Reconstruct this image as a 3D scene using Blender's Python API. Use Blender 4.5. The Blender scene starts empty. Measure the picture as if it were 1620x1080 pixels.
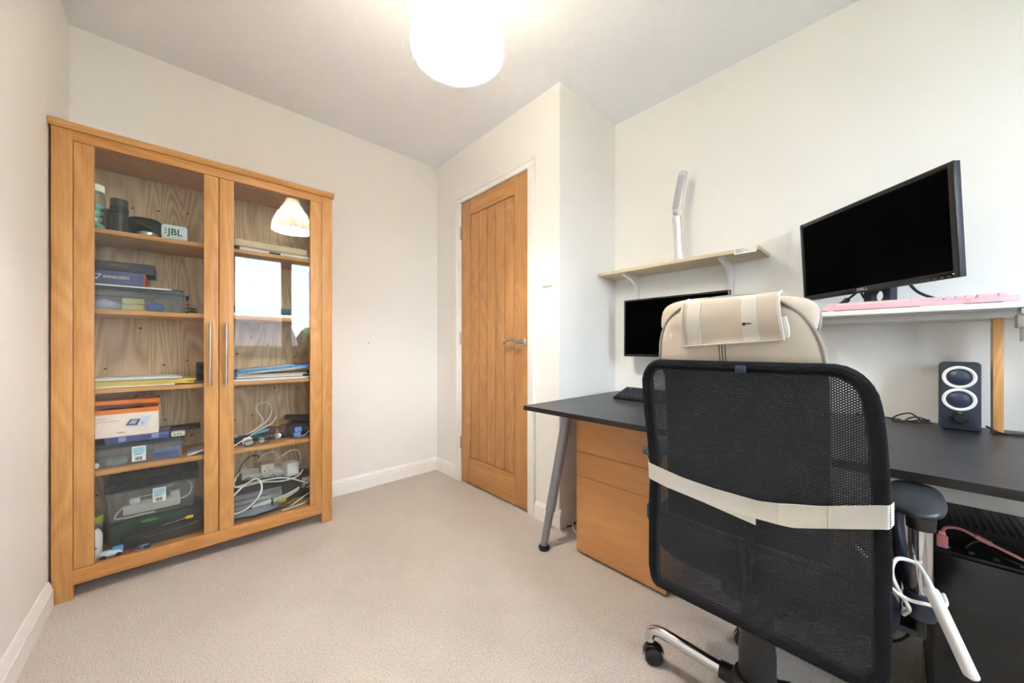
import bpy, bmesh, math, random
from mathutils import Vector, Matrix, noise as mnoise

random.seed(7)
SC = bpy.context.scene
COL = SC.collection
PI = math.pi

# ------------------------------------------------------------------ camera, sky, exposure
cam_d = bpy.data.cameras.new('camera')
cam_d.sensor_fit = 'HORIZONTAL'
cam_d.sensor_width = 36.0
cam_d.lens = 560.56 / 1620 * 36.0
cam_d.shift_y = 9.27 / 1620
cam_d.clip_start = 0.02
cam_o = bpy.data.objects.new('camera', cam_d)
COL.objects.link(cam_o)
cam_o.location = (-1.5002, -2.5174, 0.9821)
cam_o.rotation_euler = (PI / 2, 0, -0.74588)
SC.camera = cam_o

W = bpy.data.worlds.new('overcast_sky')
SC.world = W
W.use_nodes = True
_bg = W.node_tree.nodes['Background']
_bg.inputs['Color'].default_value = (0.80, 0.89, 1.0, 1)
_bg.inputs['Strength'].default_value = 20.5

SC.view_settings.view_transform = 'Standard'
SC.view_settings.look = 'None'
SC.view_settings.gamma = 1.0
SC.view_settings.use_curve_mapping = False
SC.view_settings.exposure = 0.0
SC.cycles.max_bounces = 14
SC.cycles.diffuse_bounces = 8
SC.cycles.glossy_bounces = 6
SC.cycles.transparent_max_bounces = 24
SC.cycles.transmission_bounces = 8
SC.cycles.sample_clamp_indirect = 60.0

LAMP_W = 42.0          # pendant bulb


# ------------------------------------------------------------------ materials
def s2l(c):
    return tuple(((v / 255) / 12.92 if v / 255 <= 0.04045 else ((v / 255 + 0.055) / 1.055) ** 2.4) for v in c) + (1.0,)


def new_mat(name):
    m = bpy.data.materials.new(name)
    m.use_nodes = True
    nt = m.node_tree
    return m, nt, nt.nodes['Principled BSDF']


def N(nt, t, **kw):
    n = nt.nodes.new(t)
    for k, v in kw.items():
        if k in n.inputs:
            n.inputs[k].default_value = v
        else:
            setattr(n, k, v)
    return n


_mats = {}


def plain(name, rgb, rough=0.5, metal=0.0, spec=0.5, var=0.04, nscale=30.0, bump=0.0, bscale=200.0, coat=0.0):
    """A simple procedural paint / plastic / metal: slight noise in colour, optional fine relief."""
    if name in _mats:
        return _mats[name]
    m, nt, p = new_mat(name)
    L = nt.links.new
    tc = N(nt, 'ShaderNodeTexCoord')
    c = s2l(rgb)
    ns = N(nt, 'ShaderNodeTexNoise', Scale=nscale, Detail=3.0)
    L(tc.outputs['Object'], ns.inputs['Vector'])
    rp = N(nt, 'ShaderNodeValToRGB')
    rp.color_ramp.elements[0].position = 0.3
    rp.color_ramp.elements[1].position = 0.7
    rp.color_ramp.elements[0].color = tuple(v * (1 - var) for v in c[:3]) + (1,)
    rp.color_ramp.elements[1].color = tuple(min(1, v * (1 + var)) for v in c[:3]) + (1,)
    L(ns.outputs['Fac'], rp.inputs['Fac'])
    L(rp.outputs['Color'], p.inputs['Base Color'])
    p.inputs['Roughness'].default_value = rough
    p.inputs['Metallic'].default_value = metal
    p.inputs['Specular IOR Level'].default_value = spec
    if coat:
        p.inputs['Coat Weight'].default_value = coat
    if bump:
        n2 = N(nt, 'ShaderNodeTexNoise', Scale=bscale, Detail=2.0)
        L(tc.outputs['Object'], n2.inputs['Vector'])
        b = N(nt, 'ShaderNodeBump', Strength=bump, Distance=0.002)
        L(n2.outputs['Fac'], b.inputs['Height'])
        L(b.outputs['Normal'], p.inputs['Normal'])
    _mats[name] = m
    return m


def wood(name, dark, light, axis='Z', rough=0.42, figure=1.0, fine=1.0, spec=0.45, ring=5.0, bands=26.0):
    """Wood with grain running along one axis: broad cathedral figure plus fine pores."""
    if name in _mats:
        return _mats[name]
    m, nt, p = new_mat(name)
    L = nt.links.new
    tc = N(nt, 'ShaderNodeTexCoord')
    oi = N(nt, 'ShaderNodeObjectInfo')
    ad = N(nt, 'ShaderNodeVectorMath', operation='MULTIPLY_ADD')
    L(oi.outputs['Random'], ad.inputs[0])
    ad.inputs[1].default_value = (7.3, 5.1, 9.7)
    L(tc.outputs['Object'], ad.inputs[2])
    i = 'XYZ'.index(axis)
    def mapping(cross, along):
        mp = N(nt, 'ShaderNodeMapping')
        sc = [cross] * 3
        sc[i] = along
        mp.inputs['Scale'].default_value = sc
        L(ad.outputs[0], mp.inputs['Vector'])
        return mp
    # cathedral rings
    mp1 = mapping(1.0, 0.16)
    n1 = N(nt, 'ShaderNodeTexNoise', Scale=ring, Detail=2.0, Distortion=0.6)
    L(mp1.outputs[0], n1.inputs['Vector'])
    mul = N(nt, 'ShaderNodeMath', operation='MULTIPLY')
    L(n1.outputs['Fac'], mul.inputs[0])
    mul.inputs[1].default_value = bands
    fr = N(nt, 'ShaderNodeMath', operation='PINGPONG')
    L(mul.outputs[0], fr.inputs[0])
    fr.inputs[1].default_value = 1.0
    # pores
    mp2 = mapping(1.0, 0.035)
    n2 = N(nt, 'ShaderNodeTexNoise', Scale=240.0, Detail=2.0)
    L(mp2.outputs[0], n2.inputs['Vector'])
    n3 = N(nt, 'ShaderNodeTexNoise', Scale=9.0, Detail=1.0)
    L(mp1.outputs[0], n3.inputs['Vector'])
    m1 = N(nt, 'ShaderNodeMath', operation='MULTIPLY_ADD')
    L(fr.outputs[0], m1.inputs[0])
    m1.inputs[1].default_value = 0.34 * figure
    m1.inputs[2].default_value = 0.0
    m2 = N(nt, 'ShaderNodeMath', operation='MULTIPLY_ADD')
    L(n2.outputs['Fac'], m2.inputs[0])
    m2.inputs[1].default_value = 0.55 * fine
    L(m1.outputs[0], m2.inputs[2])
    m3 = N(nt, 'ShaderNodeMath', operation='MULTIPLY_ADD')
    L(n3.outputs['Fac'], m3.inputs[0])
    m3.inputs[1].default_value = 0.5
    L(m2.outputs[0], m3.inputs[2])
    rp = N(nt, 'ShaderNodeValToRGB')
    rp.color_ramp.elements[0].position = 0.25
    rp.color_ramp.elements[1].position = 0.95
    rp.color_ramp.elements[0].color = s2l(dark)
    rp.color_ramp.elements[1].color = s2l(light)
    L(m3.outputs[0], rp.inputs['Fac'])
    L(rp.outputs['Color'], p.inputs['Base Color'])
    p.inputs['Roughness'].default_value = rough
    p.inputs['Specular IOR Level'].default_value = spec
    b = N(nt, 'ShaderNodeBump', Strength=0.12, Distance=0.001)
    L(n2.outputs['Fac'], b.inputs['Height'])
    L(b.outputs['Normal'], p.inputs['Normal'])
    _mats[name] = m
    return m


def glass_thin(name, tint=(0.97, 0.985, 0.98), ior=1.5, haze=0.0, haze_rgb=(200, 205, 210)):
    """Clear pane: transparent with Fresnel reflection on both of its faces."""
    if name in _mats:
        return _mats[name]
    m = bpy.data.materials.new(name)
    m.use_nodes = True
    nt = m.node_tree
    nt.nodes.clear()
    L = nt.links.new
    out = N(nt, 'ShaderNodeOutputMaterial')
    geo = N(nt, 'ShaderNodeNewGeometry')
    io = N(nt, 'ShaderNodeMapRange')
    io.inputs['To Min'].default_value = ior
    io.inputs['To Max'].default_value = 1 / ior
    L(geo.outputs['Backfacing'], io.inputs['Value'])
    fr = N(nt, 'ShaderNodeFresnel')
    L(io.outputs[0], fr.inputs['IOR'])
    tr = N(nt, 'ShaderNodeBsdfTransparent')
    tr.inputs['Color'].default_value = tint + (1,)
    gl = N(nt, 'ShaderNodeBsdfGlossy')
    gl.inputs['Roughness'].default_value = 0.015
    mx = N(nt, 'ShaderNodeMixShader')
    L(fr.outputs[0], mx.inputs['Fac'])
    base = tr
    if haze:
        df = N(nt, 'ShaderNodeBsdfDiffuse')
        df.inputs['Color'].default_value = s2l(haze_rgb)
        mh = N(nt, 'ShaderNodeMixShader')
        mh.inputs['Fac'].default_value = haze
        L(tr.outputs[0], mh.inputs[1])
        L(df.outputs[0], mh.inputs[2])
        base = mh
    L(base.outputs[0], mx.inputs[1])
    L(gl.outputs[0], mx.inputs[2])
    L(mx.outputs[0], out.inputs['Surface'])
    _mats[name] = m
    return m


def wall_paint(name, rgb, bump=0.05, bscale=350.0):
    m, nt, p = new_mat(name)
    L = nt.links.new
    tc = N(nt, 'ShaderNodeTexCoord')
    ns = N(nt, 'ShaderNodeTexNoise', Scale=1.7, Detail=3.0)
    L(tc.outputs['Object'], ns.inputs['Vector'])
    c = s2l(rgb)
    rp = N(nt, 'ShaderNodeValToRGB')
    rp.color_ramp.elements[0].color = tuple(v * 0.985 for v in c[:3]) + (1,)
    rp.color_ramp.elements[1].color = c
    L(ns.outputs['Fac'], rp.inputs['Fac'])
    L(rp.outputs['Color'], p.inputs['Base Color'])
    p.inputs['Roughness'].default_value = 0.75
    p.inputs['Specular IOR Level'].default_value = 0.25
    n2 = N(nt, 'ShaderNodeTexNoise', Scale=bscale, Detail=2.0)
    L(tc.outputs['Object'], n2.inputs['Vector'])
    b = N(nt, 'ShaderNodeBump', Strength=bump, Distance=0.001)
    L(n2.outputs['Fac'], b.inputs['Height'])
    L(b.outputs['Normal'], p.inputs['Normal'])
    return m


def ceiling_mat():
    """White textured (stippled) ceiling."""
    m, nt, p = new_mat('textured_ceiling')
    L = nt.links.new
    tc = N(nt, 'ShaderNodeTexCoord')
    p.inputs['Base Color'].default_value = s2l((237, 239, 245))
    p.inputs['Roughness'].default_value = 0.85
    p.inputs['Specular IOR Level'].default_value = 0.2
    n1 = N(nt, 'ShaderNodeTexNoise', Scale=26.0, Detail=3.0, Distortion=1.2)
    L(tc.outputs['Object'], n1.inputs['Vector'])
    rp = N(nt, 'ShaderNodeValToRGB')
    rp.color_ramp.elements[0].position = 0.58
    rp.color_ramp.elements[1].position = 0.72
    L(n1.outputs['Fac'], rp.inputs['Fac'])
    b = N(nt, 'ShaderNodeBump', Strength=0.35, Distance=0.004)
    L(rp.outputs['Color'], b.inputs['Height'])
    L(b.outputs['Normal'], p.inputs['Normal'])
    return m


def carpet_mat():
    m, nt, p = new_mat('beige_carpet')
    L = nt.links.new
    tc = N(nt, 'ShaderNodeTexCoord')
    n0 = N(nt, 'ShaderNodeTexNoise', Scale=2.2, Detail=2.0)
    n1 = N(nt, 'ShaderNodeTexNoise', Scale=170.0, Detail=3.0)
    n1.inputs['Roughness'].default_value = 0.65
    # faint ribs in small herringbone blocks
    ch = N(nt, 'ShaderNodeTexChecker', Scale=9.0)
    w1 = N(nt, 'ShaderNodeTexWave', Scale=62.0, Distortion=5.0)
    w1.bands_direction = 'X'
    w1.inputs['Detail Scale'].default_value = 2.0
    w2 = N(nt, 'ShaderNodeTexWave', Scale=62.0, Distortion=5.0)
    w2.bands_direction = 'Y'
    w2.inputs['Detail Scale'].default_value = 2.0
    for n in (n0, n1, ch, w1, w2):
        L(tc.outputs['Object'], n.inputs['Vector'])
    mw = N(nt, 'ShaderNodeMix')
    L(ch.outputs['Fac'], mw.inputs['Factor'])
    L(w1.outputs['Fac'], mw.inputs['A'])
    L(w2.outputs['Fac'], mw.inputs['B'])
    h = N(nt, 'ShaderNodeMath', operation='MULTIPLY_ADD')
    L(mw.outputs['Result'], h.inputs[0])
    h.inputs[1].default_value = 0.28
    L(n1.outputs['Fac'], h.inputs[2])
    f = N(nt, 'ShaderNodeMath', operation='MULTIPLY_ADD')
    L(n0.outputs['Fac'], f.inputs[0])
    f.inputs[1].default_value = 0.25
    L(h.outputs[0], f.inputs[2])
    rp = N(nt, 'ShaderNodeValToRGB')
    rp.color_ramp.elements[0].position = 0.45
    rp.color_ramp.elements[1].position = 0.98
    rp.color_ramp.elements[0].color = s2l((170, 159, 149))
    rp.color_ramp.elements[1].color = s2l((214, 206, 199))
    L(f.outputs[0], rp.inputs['Fac'])
    L(rp.outputs['Color'], p.inputs['Base Color'])
    p.inputs['Roughness'].default_value = 0.95
    p.inputs['Specular IOR Level'].default_value = 0.1
    b = N(nt, 'ShaderNodeBump', Strength=0.6, Distance=0.004)
    L(h.outputs[0], b.inputs['Height'])
    L(b.outputs['Normal'], p.inputs['Normal'])
    return m


def mesh_fabric(name, thresh, rgb=(30, 32, 39)):
    """Open knitted mesh: rows of small holes on a staggered lattice (UV in metres)."""
    m, nt, p = new_mat(name)
    L = nt.links.new
    uv = N(nt, 'ShaderNodeUVMap')
    sx = N(nt, 'ShaderNodeSeparateXYZ')
    L(uv.outputs[0], sx.inputs[0])
    def cosn(sock, pitch):
        a = N(nt, 'ShaderNodeMath', operation='MULTIPLY')
        L(sock, a.inputs[0])
        a.inputs[1].default_value = 2 * PI / pitch
        c = N(nt, 'ShaderNodeMath', operation='COSINE')
        L(a.outputs[0], c.inputs[0])
        return c
    c1 = cosn(sx.outputs['X'], 0.0078)
    c2 = cosn(sx.outputs['Y'], 0.0052)
    pr = N(nt, 'ShaderNodeMath', operation='MULTIPLY')
    L(c1.outputs[0], pr.inputs[0])
    L(c2.outputs[0], pr.inputs[1])
    gt = N(nt, 'ShaderNodeMath', operation='LESS_THAN')
    L(pr.outputs[0], gt.inputs[0])
    gt.inputs[1].default_value = thresh
    L(gt.outputs[0], p.inputs['Alpha'])
    p.inputs['Base Color'].default_value = s2l(rgb)
    p.inputs['Roughness'].default_value = 0.55
    p.inputs['Specular IOR Level'].default_value = 0.4
    b = N(nt, 'ShaderNodeBump', Strength=0.6, Distance=0.001, invert=True)
    L(pr.outputs[0], b.inputs['Height'])
    L(b.outputs['Normal'], p.inputs['Normal'])
    return m


def weave(name, rgb, scale=420.0, rough=0.85, var=0.12, bump=0.5):
    """Woven or knitted cloth: fine crossed bands."""
    if name in _mats:
        return _mats[name]
    m, nt, p = new_mat(name)
    L = nt.links.new
    tc = N(nt, 'ShaderNodeTexCoord')
    w1 = N(nt, 'ShaderNodeTexWave', Scale=scale / 6.3, Distortion=0.4)
    w1.bands_direction = 'DIAGONAL'
    w2 = N(nt, 'ShaderNodeTexWave', Scale=scale / 4.0, Distortion=0.4)
    w2.bands_direction = 'Z'
    L(tc.outputs['Object'], w1.inputs['Vector'])
    L(tc.outputs['Object'], w2.inputs['Vector'])
    mu = N(nt, 'ShaderNodeMath', operation='MULTIPLY')
    L(w1.outputs['Fac'], mu.inputs[0])
    L(w2.outputs['Fac'], mu.inputs[1])
    c = s2l(rgb)
    rp = N(nt, 'ShaderNodeValToRGB')
    rp.color_ramp.elements[0].color = tuple(v * (1 - var * 1.6) for v in c[:3]) + (1,)
    rp.color_ramp.elements[1].color = tuple(min(1, v * (1 + var)) for v in c[:3]) + (1,)
    L(mu.outputs[0], rp.inputs['Fac'])
    L(rp.outputs['Color'], p.inputs['Base Color'])
    p.inputs['Roughness'].default_value = rough
    p.inputs['Specular IOR Level'].default_value = 0.25
    b = N(nt, 'ShaderNodeBump', Strength=bump, Distance=0.001)
    L(mu.outputs[0], b.inputs['Height'])
    L(b.outputs['Normal'], p.inputs['Normal'])
    _mats[name] = m
    return m


def shade_mat():
    """Opal glass lamp shade: lets the bulb's light through and glows with it."""
    m = bpy.data.materials.new('opal_glass')
    m.use_nodes = True
    nt = m.node_tree
    nt.nodes.clear()
    L = nt.links.new
    out = N(nt, 'ShaderNodeOutputMaterial')
    tl = N(nt, 'ShaderNodeBsdfTranslucent')
    tl.inputs['Color'].default_value = (0.99, 0.965, 0.91, 1)
    df = N(nt, 'ShaderNodeBsdfDiffuse')
    df.inputs['Color'].default_value = (0.95, 0.92, 0.84, 1)
    gl = N(nt, 'ShaderNodeBsdfGlossy')
    gl.inputs['Roughness'].default_value = 0.15
    ns = N(nt, 'ShaderNodeTexNoise', Scale=12.0)
    mr = N(nt, 'ShaderNodeMapRange')
    mr.inputs['To Min'].default_value = 0.50
    mr.inputs['To Max'].default_value = 0.54
    L(ns.outputs['Fac'], mr.inputs['Value'])
    a = N(nt, 'ShaderNodeMixShader')
    L(mr.outputs[0], a.inputs['Fac'])
    L(tl.outputs[0], a.inputs[1])
    L(df.outputs[0], a.inputs[2])
    b = N(nt, 'ShaderNodeMixShader')
    b.inputs['Fac'].default_value = 0.05
    L(a.outputs[0], b.inputs[1])
    L(gl.outputs[0], b.inputs[2])
    L(b.outputs[0], out.inputs['Surface'])
    return m


M_WALL = wall_paint('cream_wall_paint', (237, 236, 233))
M_CEIL = ceiling_mat()
M_CARPET = carpet_mat()
M_TRIM = plain('white_gloss_paint', (240, 239, 237), 0.32, var=0.015)
M_OAK_Z = wood('oak_upright', (174, 114, 58), (216, 166, 104), 'Z', figure=0.65, ring=4.0, bands=34.0)
M_OAK_X = wood('oak_lengthwise', (172, 110, 54), (214, 162, 98), 'X', figure=0.6, ring=4.0, bands=34.0)
M_OAK_BACK = wood('oak_veneer_back', (172, 134, 96), (230, 200, 162), 'Z', rough=0.6, figure=1.3, ring=4.5, bands=44.0)
M_DOOR_Z = wood('door_oak_upright', (170, 116, 66), (206, 156, 102), 'Z', figure=0.8)
M_DOOR_Y = wood('door_oak_cross', (170, 116, 66), (204, 154, 100), 'Y', figure=0.9)
M_BEECH = wood('beech_veneer', (196, 136, 82), (222, 166, 110), 'Y', figure=0.35, fine=0.5, rough=0.4)
M_DESK = wood('black_brown_veneer', (22, 22, 26), (56, 56, 64), 'Y', figure=0.5, fine=1.0, rough=0.36, spec=0.55)
M_DESK_EDGE = plain('black_brown_edging', (30, 24, 22), 0.45)
M_PINE = wood('pine_batten', (196, 138, 78), (226, 178, 118), 'Z', figure=1.1)
M_BIRCH = wood('pale_birch_foil', (206, 188, 156), (224, 208, 178), 'Y', figure=0.3, fine=0.4, rough=0.5)
M_WHITE = plain('white_laminate', (236, 236, 234), 0.4, var=0.01)
M_WPLASTIC = plain('white_plastic', (232, 231, 228), 0.35, var=0.02)
M_CREAM_PL = plain('cream_plastic', (222, 216, 196), 0.4, var=0.02)
M_CHROME = plain('chrome', (215, 215, 218), 0.08, metal=1.0, var=0.01)
M_STEEL = plain('brushed_steel', (190, 188, 184), 0.28, metal=1.0, var=0.05, nscale=80)
M_SILVER = plain('silver_paint', (150, 150, 156), 0.38, metal=0.65, var=0.02)
M_LAMP_AL = plain('satin_aluminium', (208, 210, 216), 0.33, metal=0.4, var=0.02)
M_BLACK = plain('black_plastic', (24, 24, 26), 0.42, var=0.1)
M_BLACK_G = plain('black_gloss_plastic', (20, 19, 20), 0.2, var=0.05)
M_SCREEN = plain('switched_off_screen', (1, 1, 1), 0.6, spec=0.02, var=0.0)
M_RUBBER = plain('black_rubber', (18, 18, 18), 0.7, var=0.1)
M_NAVY = plain('dark_blue_black_plastic', (38, 43, 58), 0.45, var=0.06)
M_CONE = plain('speaker_cone', (46, 56, 78), 0.35, var=0.05)
M_PINK = plain('pale_pink_plastic', (248, 196, 206), 0.42, var=0.02)
M_PINK_D = plain('dusty_pink_cable', (214, 138, 142), 0.5, var=0.04)
M_CABLE_B = plain('black_cable', (16, 16, 18), 0.5, var=0.1)
M_CABLE_W = plain('white_cable', (226, 225, 220), 0.45, var=0.03)
M_CABLE_G = plain('grey_cable', (92, 96, 100), 0.5, var=0.05)
M_PAPER = plain('white_paper', (232, 232, 232), 0.8, var=0.03)
M_CLEAR = glass_thin('door_glass')
M_WINGLASS = glass_thin('window_glass', tint=(0.98, 0.99, 0.99))
M_TUB = glass_thin('clear_plastic_tub', tint=(0.91, 0.925, 0.955), haze=0.08)
M_JAR = glass_thin('jar_glass', tint=(0.93, 0.96, 0.96))
M_INK = plain('dark_print', (40, 42, 50), 0.6)
M_MESH = mesh_fabric('open_mesh_fabric', 0.56)
M_MESH_EDGE = weave('knit_mesh_edge', (24, 26, 32), 700, var=0.5, bump=0.8)
M_SEAT = weave('seat_knit_fabric', (40, 48, 66), 900, var=0.5, bump=0.8)
M_PAD = weave('beige_mesh_cloth', (205, 192, 176), 1500, var=0.08, bump=0.35)
M_PAD_D = weave('brown_pad_cloth', (96, 82, 74), 1200, var=0.1, bump=0.3)
M_PIPING = plain('taupe_piping', (150, 141, 132), 0.7, var=0.05)
M_WEB = weave('pale_elastic_webbing', (206, 201, 194), 1800, var=0.05, bump=0.25)
M_VELCRO = weave('cream_velcro', (222, 216, 204), 1300, var=0.12, bump=0.5)
M_STAIN = plain('dark_stain', (52, 46, 42), 0.9, var=0.3)


# ------------------------------------------------------------------ geometry helpers
def B():
    return bmesh.new()


def xf(bm, vs, M):
    if M is not None:
        bmesh.ops.transform(bm, matrix=M, verts=vs)


def box(bm, x0, x1, y0, y1, z0, z1, bev=0.0, M=None, seg=2):
    mat = Matrix.Translation(((x0 + x1) / 2, (y0 + y1) / 2, (z0 + z1) / 2)) @ Matrix.Diagonal((abs(x1 - x0), abs(y1 - y0), abs(z1 - z0), 1))
    r = bmesh.ops.create_cube(bm, size=1.0, matrix=mat)
    vs = r['verts']
    if bev > 0:
        es = list({e for v in vs for e in v.link_edges})
        rb = bmesh.ops.bevel(bm, geom=es, offset=bev, segments=seg, affect='EDGES', profile=0.5)
        vs = list({v for f in rb['faces'] for v in f.verts} | {v for v in vs if v.is_valid})
    xf(bm, vs, M)
    return vs


def align(p, q):
    """Matrix taking +Z from origin to run from p to q."""
    p, q = Vector(p), Vector(q)
    d = q - p
    return Matrix.Translation(p) @ d.to_track_quat('Z', 'Y').to_matrix().to_4x4(), d.length


def cyl(bm, p, q, r0, r1=None, seg=20):
    r1 = r0 if r1 is None else r1
    M, ln = align(p, q)
    lathe(bm, [(0, 0), (r0, 0), (r1, ln), (0, ln)], seg, M)


def lathe(bm, prof, seg=24, M=None, closed=False):
    rings = []
    vs = []
    for r, z in prof:
        if abs(r) < 1e-7:
            v = bm.verts.new((0, 0, z))
            rings.append([v])
            vs.append(v)
        else:
            ring = [bm.verts.new((r * math.cos(2 * PI * i / seg), r * math.sin(2 * PI * i / seg), z)) for i in range(seg)]
            rings.append(ring)
            vs += ring
    pairs = list(zip(rings, rings[1:]))
    if closed:
        pairs.append((rings[-1], rings[0]))
    for a, b in pairs:
        for i in range(seg):
            j = (i + 1) % seg
            if len(a) == 1 and len(b) == 1:
                continue
            if len(a) == 1:
                bm.faces.new((a[0], b[j], b[i]))
            elif len(b) == 1:
                bm.faces.new((a[i], a[j], b[0]))
            else:
                bm.faces.new((a[i], a[j], b[j], b[i]))
    xf(bm, vs, M)
    return vs


def catmull(pts, n=8, closed=False):
    P = [Vector(p) for p in pts]
    out = []
    m = len(P)
    rng = range(m) if closed else range(m - 1)
    for i in rng:
        if closed:
            a, b, c, d = P[(i - 1) % m], P[i], P[(i + 1) % m], P[(i + 2) % m]
        else:
            a, b, c, d = P[max(i - 1, 0)], P[i], P[i + 1], P[min(i + 2, m - 1)]
        for k in range(n):
            t = k / n
            out.append(0.5 * ((2 * b) + (c - a) * t + (2 * a - 5 * b + 4 * c - d) * t * t + (3 * b - a - 3 * c + d) * t ** 3))
    if not closed:
        out.append(P[-1])
    return out


def tube(bm, pts, r, seg=8, smooth=8, closed=False, flat=1.0, rfun=None, upv=None):
    """Round (or flattened) tube along a smoothed path."""
    P = catmull(pts, smooth, closed) if smooth else [Vector(p) for p in pts]
    m = len(P)
    rings = []
    up = Vector(upv) if upv else None
    prev = None
    for i, c in enumerate(P):
        if closed:
            t = (P[(i + 1) % m] - P[(i - 1) % m])
        else:
            t = P[min(i + 1, m - 1)] - P[max(i - 1, 0)]
        if t.length < 1e-9:
            t = Vector((0, 0, 1))
        t.normalize()
        if up is not None:
            a = t.cross(up)
        elif prev is None:
            a = t.cross(Vector((0, 0, 1)) if abs(t.z) < 0.9 else Vector((1, 0, 0)))
        else:
            a = prev - t * prev.dot(t)
        if a.length < 1e-6:
            a = t.orthogonal()
        a.normalize()
        prev = a
        b = t.cross(a)
        rr = r * (rfun(i / (m - 1)) if rfun else 1.0)
        rings.append([bm.verts.new(c + a * (rr * math.cos(2 * PI * k / seg)) + b * (rr * flat * math.sin(2 * PI * k / seg))) for k in range(seg)])
    prs = list(zip(rings, rings[1:]))
    if closed:
        prs.append((rings[-1], rings[0]))
    for a, b in prs:
        for k in range(seg):
            j = (k + 1) % seg
            bm.faces.new((a[k], a[j], b[j], b[k]))
    if not closed:
        bm.faces.new(rings[0][::-1])
        bm.faces.new(rings[-1])


def prism(bm, poly, h, M=None, bev=0.0):
    """2D polygon in XY extruded to height h along Z."""
    vs = [bm.verts.new((x, y, 0)) for x, y in poly]
    f = bm.faces.new(vs)
    r = bmesh.ops.extrude_face_region(bm, geom=[f])
    nv = [g for g in r['geom'] if isinstance(g, bmesh.types.BMVert)]
    bmesh.ops.translate(bm, vec=(0, 0, h), verts=nv)
    al = vs + nv
    if bev > 0:
        es = [e for e in {e for v in al for e in v.link_edges} if e.calc_face_angle(0) > 0.5 and abs(e.verts[0].co.z - e.verts[1].co.z) < 1e-6]
        rb = bmesh.ops.bevel(bm, geom=es, offset=bev, segments=2, affect='EDGES', profile=0.5)
        al = list({v for f in rb['faces'] for v in f.verts} | {v for v in al if v.is_valid})
    xf(bm, al, M)
    return al


def rrect(w, h, r, n=6, cx=0.0, cy=0.0):
    pts = []
    for (sx, sy, a0) in ((1, 1, 0), (-1, 1, 90), (-1, -1, 180), (1, -1, 270)):
        for k in range(n + 1):
            a = math.radians(a0 + 90 * k / n)
            pts.append((cx + sx * (w / 2 - r) + r * math.cos(a), cy + sy * (h / 2 - r) + r * math.sin(a)))
    return pts


def superq(bm, c, d, e1=0.5, e2=0.5, nu=28, nv=14, rot=None, amp=0.0, freq=8.0, seed=0):
    """Superellipsoid (soft box / bag / cushion) with optional lumps."""
    def sp(v, e):
        return math.copysign(abs(v) ** e, v)
    vs = []
    rings = []
    off = Vector((seed * 3.1, seed * 1.7, seed))
    for j in range(nv + 1):
        ph = -PI / 2 + PI * j / nv
        ring = []
        for i in range(nu):
            th = 2 * PI * i / nu
            p = Vector((d[0] / 2 * sp(math.cos(ph), e1) * sp(math.cos(th), e2), d[1] / 2 * sp(math.cos(ph), e1) * sp(math.sin(th), e2), d[2] / 2 * sp(math.sin(ph), e1)))
            if amp:
                p = p * (1 + amp * mnoise.noise(p * freq + off))
            if j in (0, nv):
                if i == 0:
                    ring.append(bm.verts.new(p))
            else:
                ring.append(bm.verts.new(p))
        rings.append(ring)
        vs += ring
    for a, b in zip(rings, rings[1:]):
        for i in range(nu):
            k = (i + 1) % nu
            if len(a) == 1:
                bm.faces.new((a[0], b[k], b[i]))
            elif len(b) == 1:
                bm.faces.new((a[i], a[k], b[0]))
            else:
                bm.faces.new((a[i], a[k], b[k], b[i]))
    M = Matrix.Translation(c)
    if rot is not None:
        M = M @ rot
    xf(bm, vs, M)
    return vs


def obj(name, bm, mat, parent=None, smooth=35, label=None):
    me = bpy.data.meshes.new(name)
    bmesh.ops.recalc_face_normals(bm, faces=bm.faces[:])
    bm.to_mesh(me)
    bm.free()
    if isinstance(mat, (list, tuple)):
        for m in mat:
            me.materials.append(m)
    else:
        me.materials.append(mat)
    if smooth:
        me.shade_smooth()
        try:
            me.set_sharp_from_angle(angle=math.radians(smooth))
        except Exception:
            pass
    o = bpy.data.objects.new(name, me)
    COL.objects.link(o)
    if parent is not None:
        o.parent = parent
        o.matrix_parent_inverse = Matrix.Translation(-_worldloc(parent))
    if label:
        o['label'] = label
    return o


def _worldloc(o):
    v = o.location.copy()
    p = o.parent
    while p is not None:
        # children sit in world coordinates through the parent inverse, so only top-level empties carry a location
        v = v + Vector((0, 0, 0))
        if p.parent is None and p.type == 'EMPTY':
            return Vector((0, 0, 0)) if o.type != 'EMPTY' else v
        p = p.parent
    return v


STUFFY = ('print_lines', 'barcode', 'lettering_mark', 'slot_row')     # flat print, too small to pick apart


def part(name, parent, fn, mat, smooth=35, label=None):
    bm = B()
    fn(bm)
    o = obj(name, bm, mat, parent, smooth, label)
    if name in STUFFY:
        o['kind'] = 'stuff'
    return o


def thing(name, label, cat, loc, group=None):
    o = bpy.data.objects.new(name, None)
    o.empty_display_size = 0.05
    COL.objects.link(o)
    o.location = loc
    o['label'] = label
    o['category'] = cat
    if group:
        o['group'] = group
    return o


def tag(o, label, cat, group=None, kind=None):
    o['label'] = label
    o['category'] = cat
    if group:
        o['group'] = group
    if kind:
        o['kind'] = kind
    return o


def struct(name, bm, mat, smooth=0):
    o = obj(name, bm, mat, None, smooth)
    o['kind'] = 'structure'
    return o


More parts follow.
